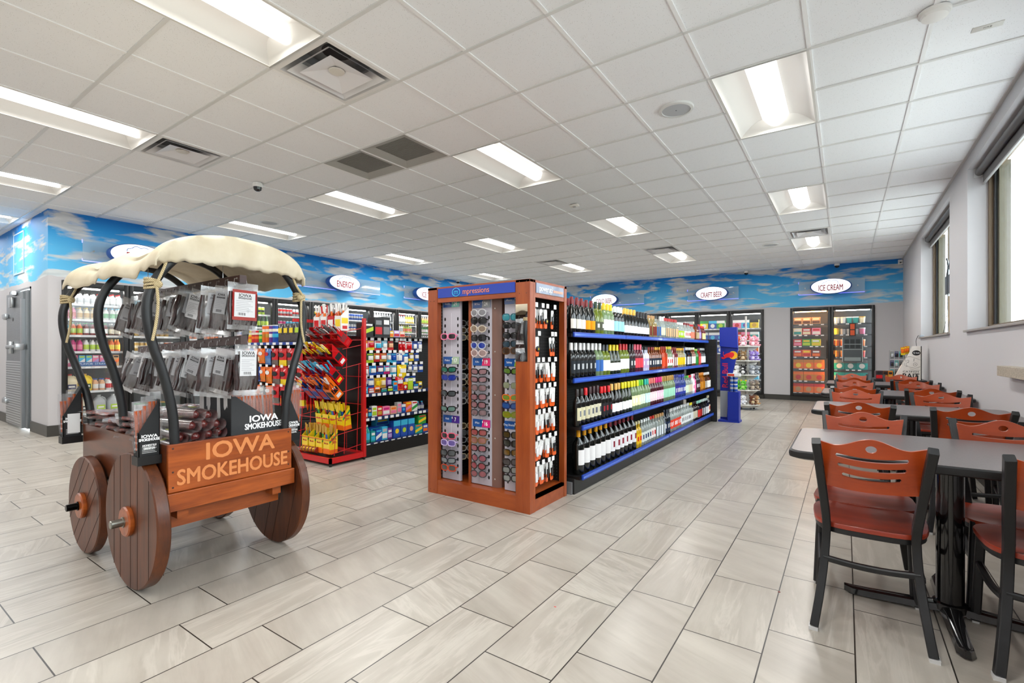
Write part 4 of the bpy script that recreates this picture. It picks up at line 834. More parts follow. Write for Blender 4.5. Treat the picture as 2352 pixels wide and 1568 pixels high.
for z, x, seq, nm, y0 in ((sz[3], sx[3], TOP, 'top', 3.66), (sz[2], sx[2], SEC, 'second', 3.66), (sz[1], sx[1], THI, 'third', 3.62), (sz[0], sx[0], BOTM, 'bottom', 3.66)):
    WT = dict(wine=1.02, burgundy=1.1, spirit=.92, square=.98, magnum=0); tot = sum(c*WT[s[1]] for s, c, w in seq); nmag = sum(c for s, c, w in seq if s[1] == 'magnum')
    span = WY1-.06-y0-nmag*.112; st = span/tot; y = y0
    for spec, cnt, words_ in seq:
        step = .112 if spec[1] == 'magnum' else st*WT[spec[1]]
        for q in range(cnt):
            y += step/2; hh = R.uniform(-.004, .004)
            n = count(('w', nm, words_))
            glass_bottle(spec, (x-(.075 if spec[1] == 'magnum' else .06)+hh, y, z-.003), PI/2+R.uniform(-.15, .15), '%s, %s from the case on the %s wine shelf' % (words_, nth(n), nm), '%ss on the %s wine shelf' % (words_, nm))
            if nm == 'top' and spec[1] != 'magnum':
                n = count(('w2', nm, words_)); glass_bottle(spec, (x-.15+hh, y+.012, z-.003), PI/2, '%s, %s from the case, back row of top shelf' % (words_, nth(n)), '%ss on the %s wine shelf' % (words_, nm))
            y += step/2
# ------------------------------------------------------------------ sunglasses and phone accessory case
KX0, KX1, KY0, KY1, KH = -2.90, -1.885, 2.98, 3.545, 1.712
k = thing('display_case', 'cherry wood floor case of sunglasses and phone accessories', 'display', (0, 0, 0))
for x0, x1, y0, y1 in ((KX0, KX0+.105, KY0, KY0+.05), (KX1-.125, KX1, KY0, KY0+.05), (KX1-.05, KX1, KY1-.04, KY1), (KX0, KX0+.05, KY1-.05, KY1)):
    MB().box(x0, x1, y0, y1, 0, KH, mat='wood_kiosk', bev=.002).obj('corner_post', k, 0)
MB().box(KX1-.022, KX1, KY0+.05, KY0+.075, 0, KH, mat='wood_kiosk').obj('corner_post', k, 0)
MB().box(KX0+.105, KX1-.125, KY0+.004, KY0+.03, 1.585, KH, mat='wood_kiosk_h').box(KX1-.03, KX1-.004, KY0+.07, KY1-.04, 1.585, KH, mat='wood_kiosk_h').box(KX0, KX1, KY0, KY1, KH-.02, KH-.001, mat='wood_kiosk_h').obj('header', k, 0)
MB().box(KX0+.105, KX1-.125, KY0+.004, KY0+.03, 0, .115, mat='wood_kiosk_h').box(KX1-.03, KX1-.004, KY0+.07, KY1-.04, 0, .115, mat='wood_kiosk_h').box(KX0+.02, KX1-.004, KY0+.03, KY1, .09, .115, mat='wood_kiosk_h').obj('base', k, 0)
MB().box(KX0, KX0+.02, KY0+.05, KY1, 0, KH-.02, mat='wood_kiosk').obj('side_panel', k, 0)
MB().box(KX0+.02, KX1-.05, KY1-.02, KY1-.005, .115, KH-.02, mat='pegboard_x').obj('back_panel', k, 0)
MB().box(-2.045, -2.03, KY0+.05, KY1-.02, .115, 1.62, mat='pegboard').obj('accessory_pegboard', k, 0)
s = MB().box(KX0+.115, KX1-.13, KY0-.002, KY0+.004, 1.622, 1.698, '#2b45a8', 'gloss').obj('header_sign', k, 0)
letter('mpressions', .062, (-2.385, KY0-.004, 1.658), '-y', s, '#e88a5a', bold=.004, sx=.95)
ring = [(-2.585+.04*math.cos(t*PI/8), KY0-.005, 1.658+.032*math.sin(t*PI/8)) for t in range(16)]
MB().tube(ring, .004, '#3fb0e0', closed=True, seg=5).obj('logo_ring', s); letter('m', .06, (-2.585, KY0-.006, 1.660), '-y', s, '#3fb0e0', bold=.02)
s = MB().box(KX1-.004, KX1+.002, KY0+.085, KY1-.055, 1.618, 1.692, '#5f6a86', 'gloss').obj('header_sign', k, 0)
letter('powerup!', .066, (KX1+.003, 3.21, 1.655), 'x', s, '#ffffff', bold=.008, sx=.8)
MB().box(KX1+.002, KX1+.004, 3.32, 3.47, 1.640, 1.658, '#f0a48c').obj('sign_stripe', s, 0)
for x, y, z in [(x, KY0-.001, z) for x in (-1.975, -1.915) for z in (1.695, 1.61)]+[(x, KY0-.001, z) for x in (-2.87, -2.83) for z in (1.69, 1.60, .03)]:
    MB().lathe([(.004, 0), (.001, .001)], 8, '#5a2a14', M=Matrix.Translation((x, y, z)) @ Matrix.Rotation(PI/2, 4, 'X')).obj('screw', k)
mi = tag(MB().box(-.052, .052, -.004, 0, 0, .42, mat='mirror').obj('mirror_strip', None, 0, (-1.955, KY0-.001, 1.11)), 'narrow mirror strip fixed on the front corner post of the wooden case', 'mirror')
def strip(x0, x1, y, holes, nm, edge=False):
    o = MB().box(x0, x1, y, y+.02, .12, 1.60, '#b9b5bf', 'satin').obj(nm, k, 0)
    h = MB(); 
    for z in holes:
        for xx in (x0+.030, x1-.030): h.lathe([(.009, 0), (.001, .0006)], 12, '#141416', M=Matrix.Translation((xx, y-.0003, z)) @ Matrix.Rotation(PI/2, 4, 'X') @ Matrix.Diagonal((1, 1.7, 1, 1)))
    h.box((x0+x1)/2-.0015, (x0+x1)/2+.0015, y-.001, y, .2, 1.5, '#d9d6de'); h.obj('slot_hole', o, 0); return o
def zf(v, dep): return 1.2-(620+v/2.75-801.6)*dep/1117.2
P1, P2, P3 = (-2.80, -2.60, 3.05, 4.04), (-2.50, -2.295, 3.07, 3.86), (-2.165, -1.99, 3.06, 3.72)
st1 = strip(P1[0], P1[1], P1[2], [1.45-.055*q for q in range(24)], 'glasses_strip'); st2 = strip(P2[0], P2[1], P2[2], [1.45-.055*q for q in range(24)], 'glasses_strip'); st3 = strip(P3[0], P3[1], P3[2], [1.45-.055*q for q in range(24)], 'glasses_strip')
MB().box(-2.525, -2.50, 3.06, 3.14, .10, 1.60, mat='wood_kiosk').obj('spinner_edge', k, 0)
m = MB(); m.prism([(-2.295, 3.07), (-2.25, 3.075), (-2.22, 3.10), (-2.215, 3.14), (-2.295, 3.14)], .10, 1.60, 'z', '#7a5a50'); m.obj('spinner_corner', k)
for z in (1.52, 1.18, .84, .50, .18):
    MB().lathe([(.006, 0), (.004, .002), (.001, .002)], 10, '#e0dedb', 'metal', Matrix.Translation((-2.268, 3.072, z)) @ Matrix.Rotation(PI/2, 4, 'X')).obj('rivet', k)
MB().box(-2.725, -2.71, 3.09, 3.46, .12, 1.60, mat='pegboard').box(-2.585, -2.53, 3.30, 3.31, .12, 1.6, mat='pegboard_x').box(-2.83, -2.805, 3.04, 3.06, .12, 1.6, mat='pegboard_x').obj('spinner_pegboard', k, 0)
MB().lathe([(.22, 1.60), (.22, 1.61)], 24, '#c9a06a', 'satin', cx=-2.40, cy=3.26).obj('spinner_top', k)
def tagbox(st, x, y, z, name, price, c2, w=.175):
    o = MB().box(x-w/2, x+w/2, y-.004, y, z-.03, z+.03, '#24569c', 'gloss').prism([(x+w*.02, z-.03), (x+w/2, z-.03), (x+w/2, z+.03), (x+w*.09, z+.03)], y-.0046, y-.004, 'y', c2, 'gloss').obj('price_tag', st, 0)
    letter(name, .022, (x-w*.24, y-.005, z), '-y', o, '#e6ecf4'); letter(price, .046, (x+w*.26, y-.0055, z-.002), '-y', o, '#ffffff', bold=.012, sx=.8); letter('$', .022, (x+w*.07, y-.0055, z+.012), '-y', o, '#ffffff', bold=.01)
for st, P, lst in ((st1, P1, ((212, 'Shields', '24', '#5fb0a8'), (570, 'Polars', '17', '#a7bda0'), (940, 'Kids', '7', '#4a2f86'))), (st2, P2, ((212, 'IRYou', '24', '#8f959c'), (580, 'Kiltz', '19', '#d83a6a'), (970, 'IPilot', '16', '#d8307a'))), (st3, P3, ((190, 'Aluma', '24', '#5b6676'), (583, 'Safety', '19', '#8cc63c'), (978, 'Dug Shields', '17', '#4c5248')))):
    for v, n_, p_, c_ in lst: tagbox(st, (P[0]+P[1])/2, P[2], zf(v, P[3]), n_, p_, c_)
@cached
def glasses_mesh(fr, ln, style):
    a, b = (.031, .026) if style == 'round' else (.034, .021) if style == 'wrap' else (.032, .0235); out = []
    fm = MB(); e = 1.0 if style == 'round' else .65; c = pc(fr); th = .0042 if style != 'wire' else .0012
    for s in (-1, 1):
        def pt(t, g=1): cx, cy = math.cos(t), math.sin(t); X = a*g*math.copysign(abs(cx)**e, cx); return (s*.037+X, -.004+.010*((s*.037+X)/.065)**2, b*g*math.copysign(abs(cy)**e, cy)+(.003*s*cx if style == 'wrap' else 0))
        fm.tube([pt(2*PI*q/20) for q in range(20)], th, c, 'gloss', 6, closed=True)
        lm = MB(); vs = [(s*.037, -.005, 0)]+[pt(2*PI*q/20, .95) for q in range(20)]; lm.add(vs, [(0, q+1, (q+1) % 20+1) for q in range(20)], tuple(v*.5 for v in lin(pc(ln))), 'gloss'); out.append(lm.mesh('lens', 60))
    fm.bar([(-.008, -.004, .006), (0, -.006, .008), (.008, -.004, .006)], .005, .005, c, 'gloss')
    for s in (-1, 1):
        am = MB().bar([(s*.070, .005, .010), (s*.073, .012, .010), (s*.072, .040, .006)], .004, .009 if style != 'wire' else .002, c, 'gloss', ref=(0, 0, 1)); out.append(am.mesh('temple'))
    return fm.mesh('frame'), out
def glasses(loc, fr, ln, style, label, rz=0):
    f, rest = glasses_mesh(fr, ln, style); o = tag(link('sunglasses', f, None, loc, (0, R.uniform(-.04, .04), rz)), label, 'sunglasses', 'sunglasses in the wooden case')
    for n_, me in zip(('lens', 'lens', 'temple', 'temple'), rest): link(n_, me, o)
G1 = [(420, 'pink', '#3a3436', 'x'), (628, 'black', '#2f8f74', 'wrap'), (678, '#26347a', '#2846c8', 'wrap'), (778, 'black', '#5c6468', 'wrap'), (875, 'black', '#7fa79c', 'wrap'), (1045, '#e8607a', '#4a4a4e', 'x'), (1090, '#c8b4e0', '#8f7ad0', 'x'), (1153, '#1a1a1a', '#6e7276', 'x'), (1200, '#20242e', '#a9b0b4', 'wrap'), (1247, '#c8401e', '#6e6a66', 'x')]
G2 = [(268, '#c9c9cc', '#a8a6ac', 'round'), (318, 'black', '#2c2c2e', 'x'), (370, '#cbbfae', '#b39a84', 'round'), (428, 'black', '#333336', 'x'), (476, '#b8bcc8', '#2f4cc0', 'round'), (525, '#d8c4c0', '#caa8a4', 'round'), (642, '#191919', '#b98a90', 'wrap'), (692, '#191919', '#b98a90', 'wrap'), (745, '#4a4644', '#b0888c', 'x'), (803, '#191919', '#b88088', 'x'), (853, '#191919', '#b88088', 'x'), (902, '#3a3c40', '#a8888c', 'x'),
      (1028, '#2c2018', '#c86464', 'x'), (1078, '#7a5a34', '#c88478', 'x'), (1128, '#191919', '#c87884', 'x'), (1190, '#2a2e34', '#c06878', 'round'), (1240, '#2a2420', '#c45c68', 'round'), (1290, '#3c3e42', '#c07078', 'round')]
G3 = [(298, '#2c6c7c', '#49b4c4', 'x'), (350, 'black', '#26282c', 'wrap'), (413, 'black', '#2c2e32', 'wrap'), (467, '#20282c', '#3a5668', 'x'), (510, '#5a3a20', '#4c3420', 'x'), (637, 'black', '#6f9a34', 'wrap'), (727, '#333333', '#a9b08c', 'wire'), (803, '#e06a24', '#8fae3c', 'wrap'), (855, '#1a2a5c', '#2a64b4', 'wrap'), (910, '#6a7c1c', '#a8a428', 'wrap'), (1037, 'black', '#5c4a24', 'x'), (1090, 'black', '#42423a', 'x'), (1148, '#2c2820', '#8a6424', 'x'), (1207, '#201818', '#5e5656', 'x'), (1257, 'black', '#a8aaa6', 'x'), (1308, 'black', '#b0b2ae', 'x')]
for lst, P, w_ in ((G1, P1, 'far strip'), (G2, P2, 'middle strip'), (G3, P3, 'strip beside the mirror post')):
    for n_, (v, fr, ln, stl) in enumerate(lst): glasses(((P[0]+P[1])/2+R.uniform(-.004, .004), P[2]-.045, zf(v, P[3]-.03)), fr, ln, stl, 'sunglasses, %s from the top of the %s in the case' % (nth(n_+1), w_), R.uniform(.05, .20))
for n_ in range(15):
    z = [1.42, 1.36, 1.30, 1.10, 1.05, .97, .92, .86, .81, .76, .55, .49, .43, .36, .29][n_]
    glasses((-2.662, 3.20, z), ['silver', 'white', 'cream', 'grey'][n_ % 4], ['#30343a', '#7c6c50', '#9aa0a4'][n_ % 3], 'x', 'pair of sunglasses, %s from the top on the dark turned side of the spinner' % nth(n_+1), 1.05)
# accessories on the side: seven rows of pegs
@cached
def acc(kind):
    m = MB(); w, h = (.050, .15) if kind < 3 else (.032, .15) if kind == 3 else (.07, .15)
    pts = []
    for cx, cz, a in ((w/2-.008, -.012, 0), (-w/2+.008, -.012, 1), (-w/2+.012, -h+.012, 2), (w/2-.012, -h+.012, 3)):
        for q in range(4): t = (a+q/3)*PI/2; rr = .010; pts.append((cx+rr*math.cos(t), cz+rr*math.sin(t)))
    lo = [p for p in pts if p[1] < -h*.6]; m.prism(pts, 0, .003, 'y', pc('white'), 'gloss')
    m.prism([(-w*.5, -h*.62), (w*.5, -h*.5), (w*.5, -h*.93), (w*.36, -h*1.0), (-w*.36, -h*1.0), (-w*.5, -h*.93)], -.0012, .0042, 'y', '#e8622a', 'gloss')
    cc = ['#e9e9ea', '#1d1e20', '#26282c', '#2b2c2e', '#f2f2f2'][kind]; c = MB()
    if kind == 1: c.lathe([(.022, 0), (.022, .010), (.012, .012)], 16, '#17181a', 'satin', Matrix.Translation((0, -.002, -h*.62)) @ Matrix.Rotation(PI/2, 4, 'X')).lathe([(.010, .0125), (.001, .0125)], 10, '#e6d040', M=Matrix.Translation((0, -.002, -h*.62)) @ Matrix.Rotation(PI/2, 4, 'X'))
    else: c.box(-w*.3, w*.3, -.012, -.0012, -h*.78, -h*.34, cc, 'gloss', bev=.003).tube([(-.006, -.012, -h*.34), (-.01, -.014, -h*.22), (.008, -.014, -h*.2), (.008, -.012, -h*.36)], .002, cc, seg=5)
    return m.mesh('package_card', 30), c.mesh('item')
rows = [1.50, 1.285, 1.085, .885, .69, .49, .30]
lay = [[(3.07, 0, 2), (3.12, 1, 2), (3.215, 3, 3), (3.285, 1, 2), (3.40, 3, 1)], [(3.08, 0, 3), (3.16, 1, 2), (3.36, 3, 1), (3.41, 3, 1)], [(3.08, 0, 2), (3.15, 3, 2), (3.22, 2, 2), (3.31, 0, 2), (3.41, 4, 1)], [(3.07, 0, 2), (3.15, 0, 2), (3.24, 4, 2), (3.32, 3, 2), (3.40, 4, 2)], [(3.08, 0, 2), (3.16, 0, 2), (3.23, 0, 2), (3.31, 2, 2), (3.40, 0, 2)], [(3.07, 0, 1), (3.15, 0, 2), (3.23, 4, 1), (3.32, 0, 2), (3.41, 2, 2)], [(3.07, 2, 2), (3.14, 0, 2), (3.22, 0, 2), (3.31, 3, 2), (3.37, 2, 1)]]
for ri, (z, l) in enumerate(zip(rows, lay)):
    nn_ = 0
    for y, kd, cnt in l:
        pk = MB().tube([(-2.03, y, z+.012), (-1.925, y, z+.012), (-1.915, y, z+.025)], .002, '#b9bbbd', 'metal', 5).box(-1.916, -1.912, y-.018, y+.018, z+.018, z+.052, '#f4f4f4', 'paper').obj('peg_hook', k, 0)
        for q in range(cnt):
            nn_ += 1; a_, b_ = acc(kd); o = tag(link('accessory_package', a_, None, (-1.935-.022*q, y+R.uniform(-.004, .004), z+.01), (R.uniform(-.05, .05), R.uniform(-.08, .08) if not (ri == 5 and kd == 4) else .35, PI/2+R.uniform(-.12, .12))), 'orange and white accessory package, %s in the %s row down on the case side' % (nth(nn_), nth(ri+1)), 'package', 'phone accessory packages'); link('item', b_, o)
# ------------------------------------------------------------------ covered wagon display
c = thing('covered_wagon', 'small wooden covered wagon display with cream canvas top and four disc wheels', 'wagon', (0, 0, 0))
def wheel(x, z, r, y0, y1, ang, out):
    w = link('wheel', None, c, (x, (y0+y1)/2, z)); t = (y1-y0)/2; Rm = Matrix.Rotation(PI/2, 4, 'X')
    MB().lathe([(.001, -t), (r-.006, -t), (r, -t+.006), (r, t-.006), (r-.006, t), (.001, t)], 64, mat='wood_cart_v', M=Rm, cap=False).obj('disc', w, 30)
    g = MB(); ca, sa = math.cos(ang), math.sin(ang); n = 6
    for q in range(1, n):
        d = -r+2*r*q/n+(.015 if q % 2 else -.01); h = math.sqrt(max(0, r*r-d*d))-.003
        for s in (-1, 1):
            yy = s*(t+.0004); p = [Vector((d, yy, -h)), Vector((d, yy, h))]; Mr = Matrix.Rotation(ang, 4, 'Y')
            g.bar([Mr @ p[0], Mr @ p[1]], .003, .0012, '#2a120a', 'matte', ref=(0, 1, 0))
    g.obj('plank_groove', w, 0)
    s = -1 if out < 0 else 1; My = Matrix.Translation((0, s*t, 0)) @ Matrix.Rotation(PI/2*(-s), 4, 'X')
    MB().lathe([(.072, 0), (.074, .004), (.074, .018), (.068, .024), (.001, .024)], 32, mat='wood_cart', M=My, cap=False).obj('hub', w)
    MB().lathe([(.026, .024), (.026, .030), (.020, .031), (.020, .075), (.017, .078), (.001, .078)], 16, '#8f9088' if x > -3.3 else '#1c1c1c', 'metal', My, cap=False).obj('axle_bolt', w)
wheel(-2.955, .342, .338, .925, .985, 0, -1); wheel(-3.70, .284, .281, .935, .985, .75, -1); wheel(-2.955, .342, .338, 1.655, 1.705, .3, 1); wheel(-3.70, .284, .281, 1.655, 1.705, .2, 1)
for x, z in ((-2.955, .342), (-3.70, .284)): MB().lathe([(.018, .96), (.018, 1.68)], 12, '#2a2a2a', 'metal', Matrix.Translation((x, 0, z)) @ Matrix.Rotation(-PI/2, 4, 'X')).box(x-.05, x+.05, 1.02, 1.61, z-.03, z+.045, mat='wood_cart').obj('axle', c)
MB().box(-2.90, -2.80, 1.02, 1.61, .30, .41, mat='wood_cart').obj('cross_beam', c, 0)
BX0, BX1, BY0, BY1, ZB, ZT = -3.96, -2.70, 1.0, 1.635, .50, .735
fp = MB().box(BX1-.02, BX1, BY0, BY1, ZB, ZT, mat='wood_cart', bev=.003).obj('front_panel', c, 0)
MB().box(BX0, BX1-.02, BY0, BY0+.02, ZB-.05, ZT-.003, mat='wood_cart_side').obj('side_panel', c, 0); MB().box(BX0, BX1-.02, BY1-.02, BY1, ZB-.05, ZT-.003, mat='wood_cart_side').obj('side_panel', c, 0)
MB().box(BX0, BX0+.02, BY0+.02, BY1-.02, ZB, ZT-.003, mat='wood_cart').obj('back_panel', c, 0)
MB().box(BX0+.02, BX1-.02, BY0+.02, BY1-.02, .66, .68, mat='wood_cart_side').box(BX0, BX1-.02, BY0, BY1, .44, .46, mat='wood_cart_side').obj('floor_board', c, 0)
MB().box(BX1-.03, BX1+.012, BY0-.03, BY1+.012, .410, ZB-.002, mat='wood_cart', bev=.003).obj('lower_rail', c, 0)
MB().box(BX1-.1, BX1-.03, BY0-.02, BY0, .41, .5, '#241512', 'matte').box(BX0, BX1-.03, BY0+.05, BY0+.1, .36, .44, mat='wood_cart').box(BX0, BX1-.03, BY1-.1, BY1-.05, .36, .44, mat='wood_cart').obj('side_rail', c, 0)
for y in (1.02, 1.615):
    for z in (.525, .60, .715): MB().lathe([(.005, 0), (.001, .001)], 8, '#3a1a10', M=Matrix.Translation((BX1+.0003, y, z)) @ Matrix.Rotation(PI/2, 4, 'Y')).obj('screw', fp)
letter('IOWA', .118, (BX1+.001, 1.345, .672), 'x', fp, '#d88850', bold=.045, sx=1.12, mat='satin'); letter('SMOKEHOUSE', .106, (BX1+.001, 1.322, .565), 'x', fp, '#d88850', bold=.04, sx=.84, mat='satin')
# hoops
def smooth(p, n=5):
    out = []; P = [Vector(p[0])]+[Vector(q) for q in p]+[Vector(p[-1])]
    for i in range(1, len(P)-2):
        for k_ in range(n):
            t = k_/n; a, b, d, e = P[i-1], P[i], P[i+1], P[i+2]
            out.append(.5*((2*b)+(d-a)*t+(2*a-5*b+4*d-e)*t*t+(3*b-a-3*d+e)*t**3))
    return out+[P[-2]]
half = [(.285, .70), (.287, .76), (.297, .90), (.335, 1.08), (.378, 1.22), (.402, 1.36), (.392, 1.47), (.345, 1.57), (.26, 1.67), (.15, 1.74)]
for x in (-2.73, -3.40, -4.05):
    xx = -3.93 if x < -4 else x
    L_ = [(xx+(x-xx)*min(1, (z-.7)/.4), 1.325-w_, z) for w_, z in half]+[(x, 1.325, 1.765)]+[(xx+(x-xx)*min(1, (z-.7)/.4), 1.325+w_, z) for w_, z in half[::-1]]
    MB().tube(smooth(L_), .0215, '#1a1c1e', 'blackmetal', 14).obj('hoop', c)
# canvas
cm = MB(); nx, ny = 42, 40; X0, X1 = -4.14, -2.685
def arch(t, x):
    e = abs(2*t-1); y = 1.325-.385*math.cos(PI*t); z = 1.592+.205*math.sin(PI*t)**.85
    hp = [-2.73, -3.40, -4.05]; d = min(abs(x-h_) for h_ in hp); sag = math.sin(min(1, d/.33)*PI/2)**2
    z -= .066*sag*(1-.75*e); y += (.5-t)*.07*sag*(e > .6)*1
    z += .006*math.sin(x*23+t*9)*e+.006*math.sin(x*34+2*(t > .5))*e**6+.008*sag*e**8*math.sin(x*15)
    return y, z
vs = []
for i in range(nx+1):
    x = X0+(X1-X0)*i/nx
    for j in range(ny+1): y, z = arch(j/ny, x); vs.append((x+.006*math.sin(z*60+y*30), y, z))
fs = [(i*(ny+1)+j, i*(ny+1)+j+1, (i+1)*(ny+1)+j+1, (i+1)*(ny+1)+j) for i in range(nx) for j in range(ny)]
base_n = nx*(ny+1); rowsn = 7; prev = base_n
for r_ in range(1, rowsn+1):
    for j in range(ny+1):
        x_, y, z = vs[base_n+j]; zl = 1.606+.034*math.sin(PI*j/ny)+.006*math.sin(j*1.9)+.004*math.sin(j*.7); g = r_/rowsn
        if z < zl: zl = z-.004
        vs.append((X1+.012*math.sin(PI*g)+.007*math.sin(j*1.35+2*g)*g-.02*g, y, z+(zl-z)*g))
    cur = base_n+(ny+1)*r_
    fs += [(prev+j, prev+j+1, cur+j+1, cur+j) for j in range(ny)]; prev = cur
cm.add(vs, fs, mat='canvas'); cv_ = cm.obj('canvas_cover', c, 80, recalc=False); md = cv_.modifiers.new('thick', 'SOLIDIFY'); md.thickness = .004
# ropes
for x, y, s in ((-2.73, .945, -1), (-2.73, 1.70, 1), (-4.05, .945, -1)):
    rp = MB()
    for q in range(4): rp.tube([(x+.030*math.cos(t*PI/6), y+.030*math.sin(t*PI/6)*1.0+s*.0, 1.495+.011*q+.006*math.sin(t*PI/6+q)) for t in range(12)], .0065, mat='rope', seg=7, closed=True)
    rp.tube(smooth([(x+.034, y, 1.50), (x+.045, y-s*.01, 1.53), (x+.03, y-s*.03, 1.57), (x+.02, y-s*.05, 1.62)]), .0065, mat='rope', seg=7).tube(smooth([(x+.034, y-s*.005, 1.51), (x+.038, y-s*.01, 1.42), (x+.034, y-s*.004, 1.33), (x+.036, y+s*.012, 1.24)]), .0065, mat='rope', seg=7)
    rp.ell((x+.03, y-s*.012, 1.51), (.02, .02, .02), mat='rope'); rp.obj('rope_tie', c)
# hanging boards
def board(p, q, nm):
    o = MB().bar([p, q], .035, .045, mat='wood_dark', bev=.05).obj('hanging_bar', c, 0); p, q = Vector(p), Vector(q)
    for i in range(14):
        b = p.lerp(q, (i+.3)/14.2)
        for s in (-1, 1): MB().tube([b+Vector((0, s*.0175, .006)), b+Vector((0, s*.03, .004)), b+Vector((0, s*.034, -.02)), b+Vector((0, s*.026, -.03))], .0016, '#c9c9c9', 'metal', 5).lathe([(.005, -.002), (.005, .002)], 8, '#d9d9d9', 'metal', Matrix.Translation(b+Vector((0, s*.0185, .006))) @ Matrix.Rotation(PI/2, 4, 'X')).obj('hook', o)
    return o
board((-2.64, 1.325, 1.571), (-4.02, 1.325, 1.561), 'upper'); board((-2.63, 1.325, 1.250), (-4.02, 1.325, 1.196), 'lower')
for x in (-2.86, -3.9): MB().tube([(x, 1.325, 1.59), (x, 1.325, 1.77)], .002, '#bcbcbc', 'metal', 5).tube([(x, 1.325, 1.22), (x, 1.325, 1.56)], .004, '#3a3a3a', 'metal', 5).obj('hanger', c)
# jerky bags
@cached
def jbag(kind):
    w, h = ((.155, .24), (.15, .26), (.16, .25), (.12, .27))[kind]; f = MB(); nx_, nz_ = 8, 10
    for s in (-1, 1):
        b = []
        for j in range(nz_+1):
            v = j/nz_
            for i in range(nx_+1):
                u = i/nx_*2-1; q = (1-abs(u)**2.5)*max(0, math.sin(PI*max(0, v-.1)/.88) if v < .98 else 0)**.7
                b.append((u*w/2*(1-.05*math.sin(PI*v)), s*(.0008+.019*q*(1+.3*math.sin(5*u+11*v))), -v*h))
        f.add(b, [(j*(nx_+1)+i, j*(nx_+1)+i+1, (j+1)*(nx_+1)+i+1, (j+1)*(nx_+1)+i) for j in range(nz_) for i in range(nx_)], mat='bag_film')
    n = MB()
    for q in range(6): x = -w*.40+w*.16*q; n.tube([(x, .003*math.sin(q), -h*.20), (x+.006*math.sin(q*3), .004, -h*.5), (x+.004, .002, -h*.75), (x, .0, -h*.90)], .0145, mat='jerky', seg=7, scl=[.7, 1.1, 1.0, .7])
    n.ell((.0, 0, -h*.62), (w*.36, .012, h*.27), mat='jerky', seg=14, rings=8)
    l = MB(); yy = -.020
    if kind == 2: l.box(-w*.40, w*.40, yy-.001, yy, -h*.80, -h*.16, '#8a2320', 'paper')
    x0, x1, z0, z1 = (-w*.34, w*.34, -h*.73, -h*.22) if kind == 2 else (-w*.24, w*.30, -h*.58, -h*.14) if kind != 3 else (-w*.36, w*.36, -h*.62, -h*.12)
    l.box(x0, x1, yy-.002, yy-.001, z0, z1, '#d4d4d6' if kind in (2, 3) else '#a9a9ac', 'paper')
    if kind == 2:
        for q in range(7): l.box(-w*.40, w*.40, yy-.0014, yy-.001, -h*.80+q*.0026, -h*.80+q*.0026+.0012, '#b8605a', 'paper').box(-w*.40, w*.40, yy-.0014, yy-.001, -h*.17-q*.0022, -h*.17-q*.0022+.001, '#b8605a', 'paper')
    for q in range(7): l.box(x0+.008, x1-.012-.012*(q % 3), yy-.0024, yy-.002, z0+.03+q*.009, z0+.0315+q*.009, '#8a8a8e', 'paper')
    for q in range(9): l.box(x0+.02+q*.0045, x0+.0215+q*.0045+.0008*(q % 2), yy-.0024, yy-.002, z0+.008, z0+.022, '#2a2a2a', 'paper')
    return f.mesh('bag', 70), n.mesh('jerky', 60), l.mesh('label', 0), (z1, w)
def hang(kind, loc, rot, label):
    a_, b_, l_, (z1, w) = jbag(kind); o = tag(link('jerky_bag', a_, None, loc, rot), label, 'jerky bag', 'clear bags of jerky hung in the wagon'); link('jerky', b_, o); lb = link('label', l_, o)
    letter('IOWA', .024 if kind > 1 else .018, (.004 if kind < 2 else 0, -.0225, z1-.014), '-y', lb, '#1a1a1a', bold=.02, ext=.0002, sx=1.0); letter('SMOKEHOUSE', .015 if kind > 1 else .0125, (.004 if kind < 2 else 0, -.0225, z1-.029), '-y', lb, '#1a1a1a', bold=.02, ext=.0002, sx=.72)
hang(2, (-2.655, 1.333, 1.553), (0, .02, PI/2), 'clear jerky bag with striped label on the front end of the upper bar')
hang(3, (-2.645, 1.345, 1.225), (0, .02, PI/2), 'clear jerky bag with tall white label on the front end of the lower bar')
for lv, (zt, nm) in enumerate(((1.537, 'upper'), (1.20, 'lower'))):
    for q in range(14):
        x = -2.74-.098*q; z = zt-(.0 if lv == 0 else .038*q/14)
        hang([1, 0, 1, 3, 0, 1][(q*5+lv) % 6], (x, 1.285, z), (R.uniform(-.08, .08)-.06, R.uniform(.08, .38), [R.uniform(.15, .55), R.uniform(.9, 1.2), R.uniform(3.3, 3.7), R.uniform(.3, .7), R.uniform(1.7, 2.1)][q % 5]), 'clear jerky bag on the %s bar near side, %s from the front' % (nm, nth(q+1)))
    for q in range(8):
        hang([1, 0, 3][(q+lv) % 3], (-2.76-.10*q, 1.372, zt), (R.uniform(-.05, .12), R.uniform(-.3, .1), R.uniform(1.5, 2.2)), 'clear jerky bag on the %s bar far side, %s from the front' % (nm, nth(q+1)))
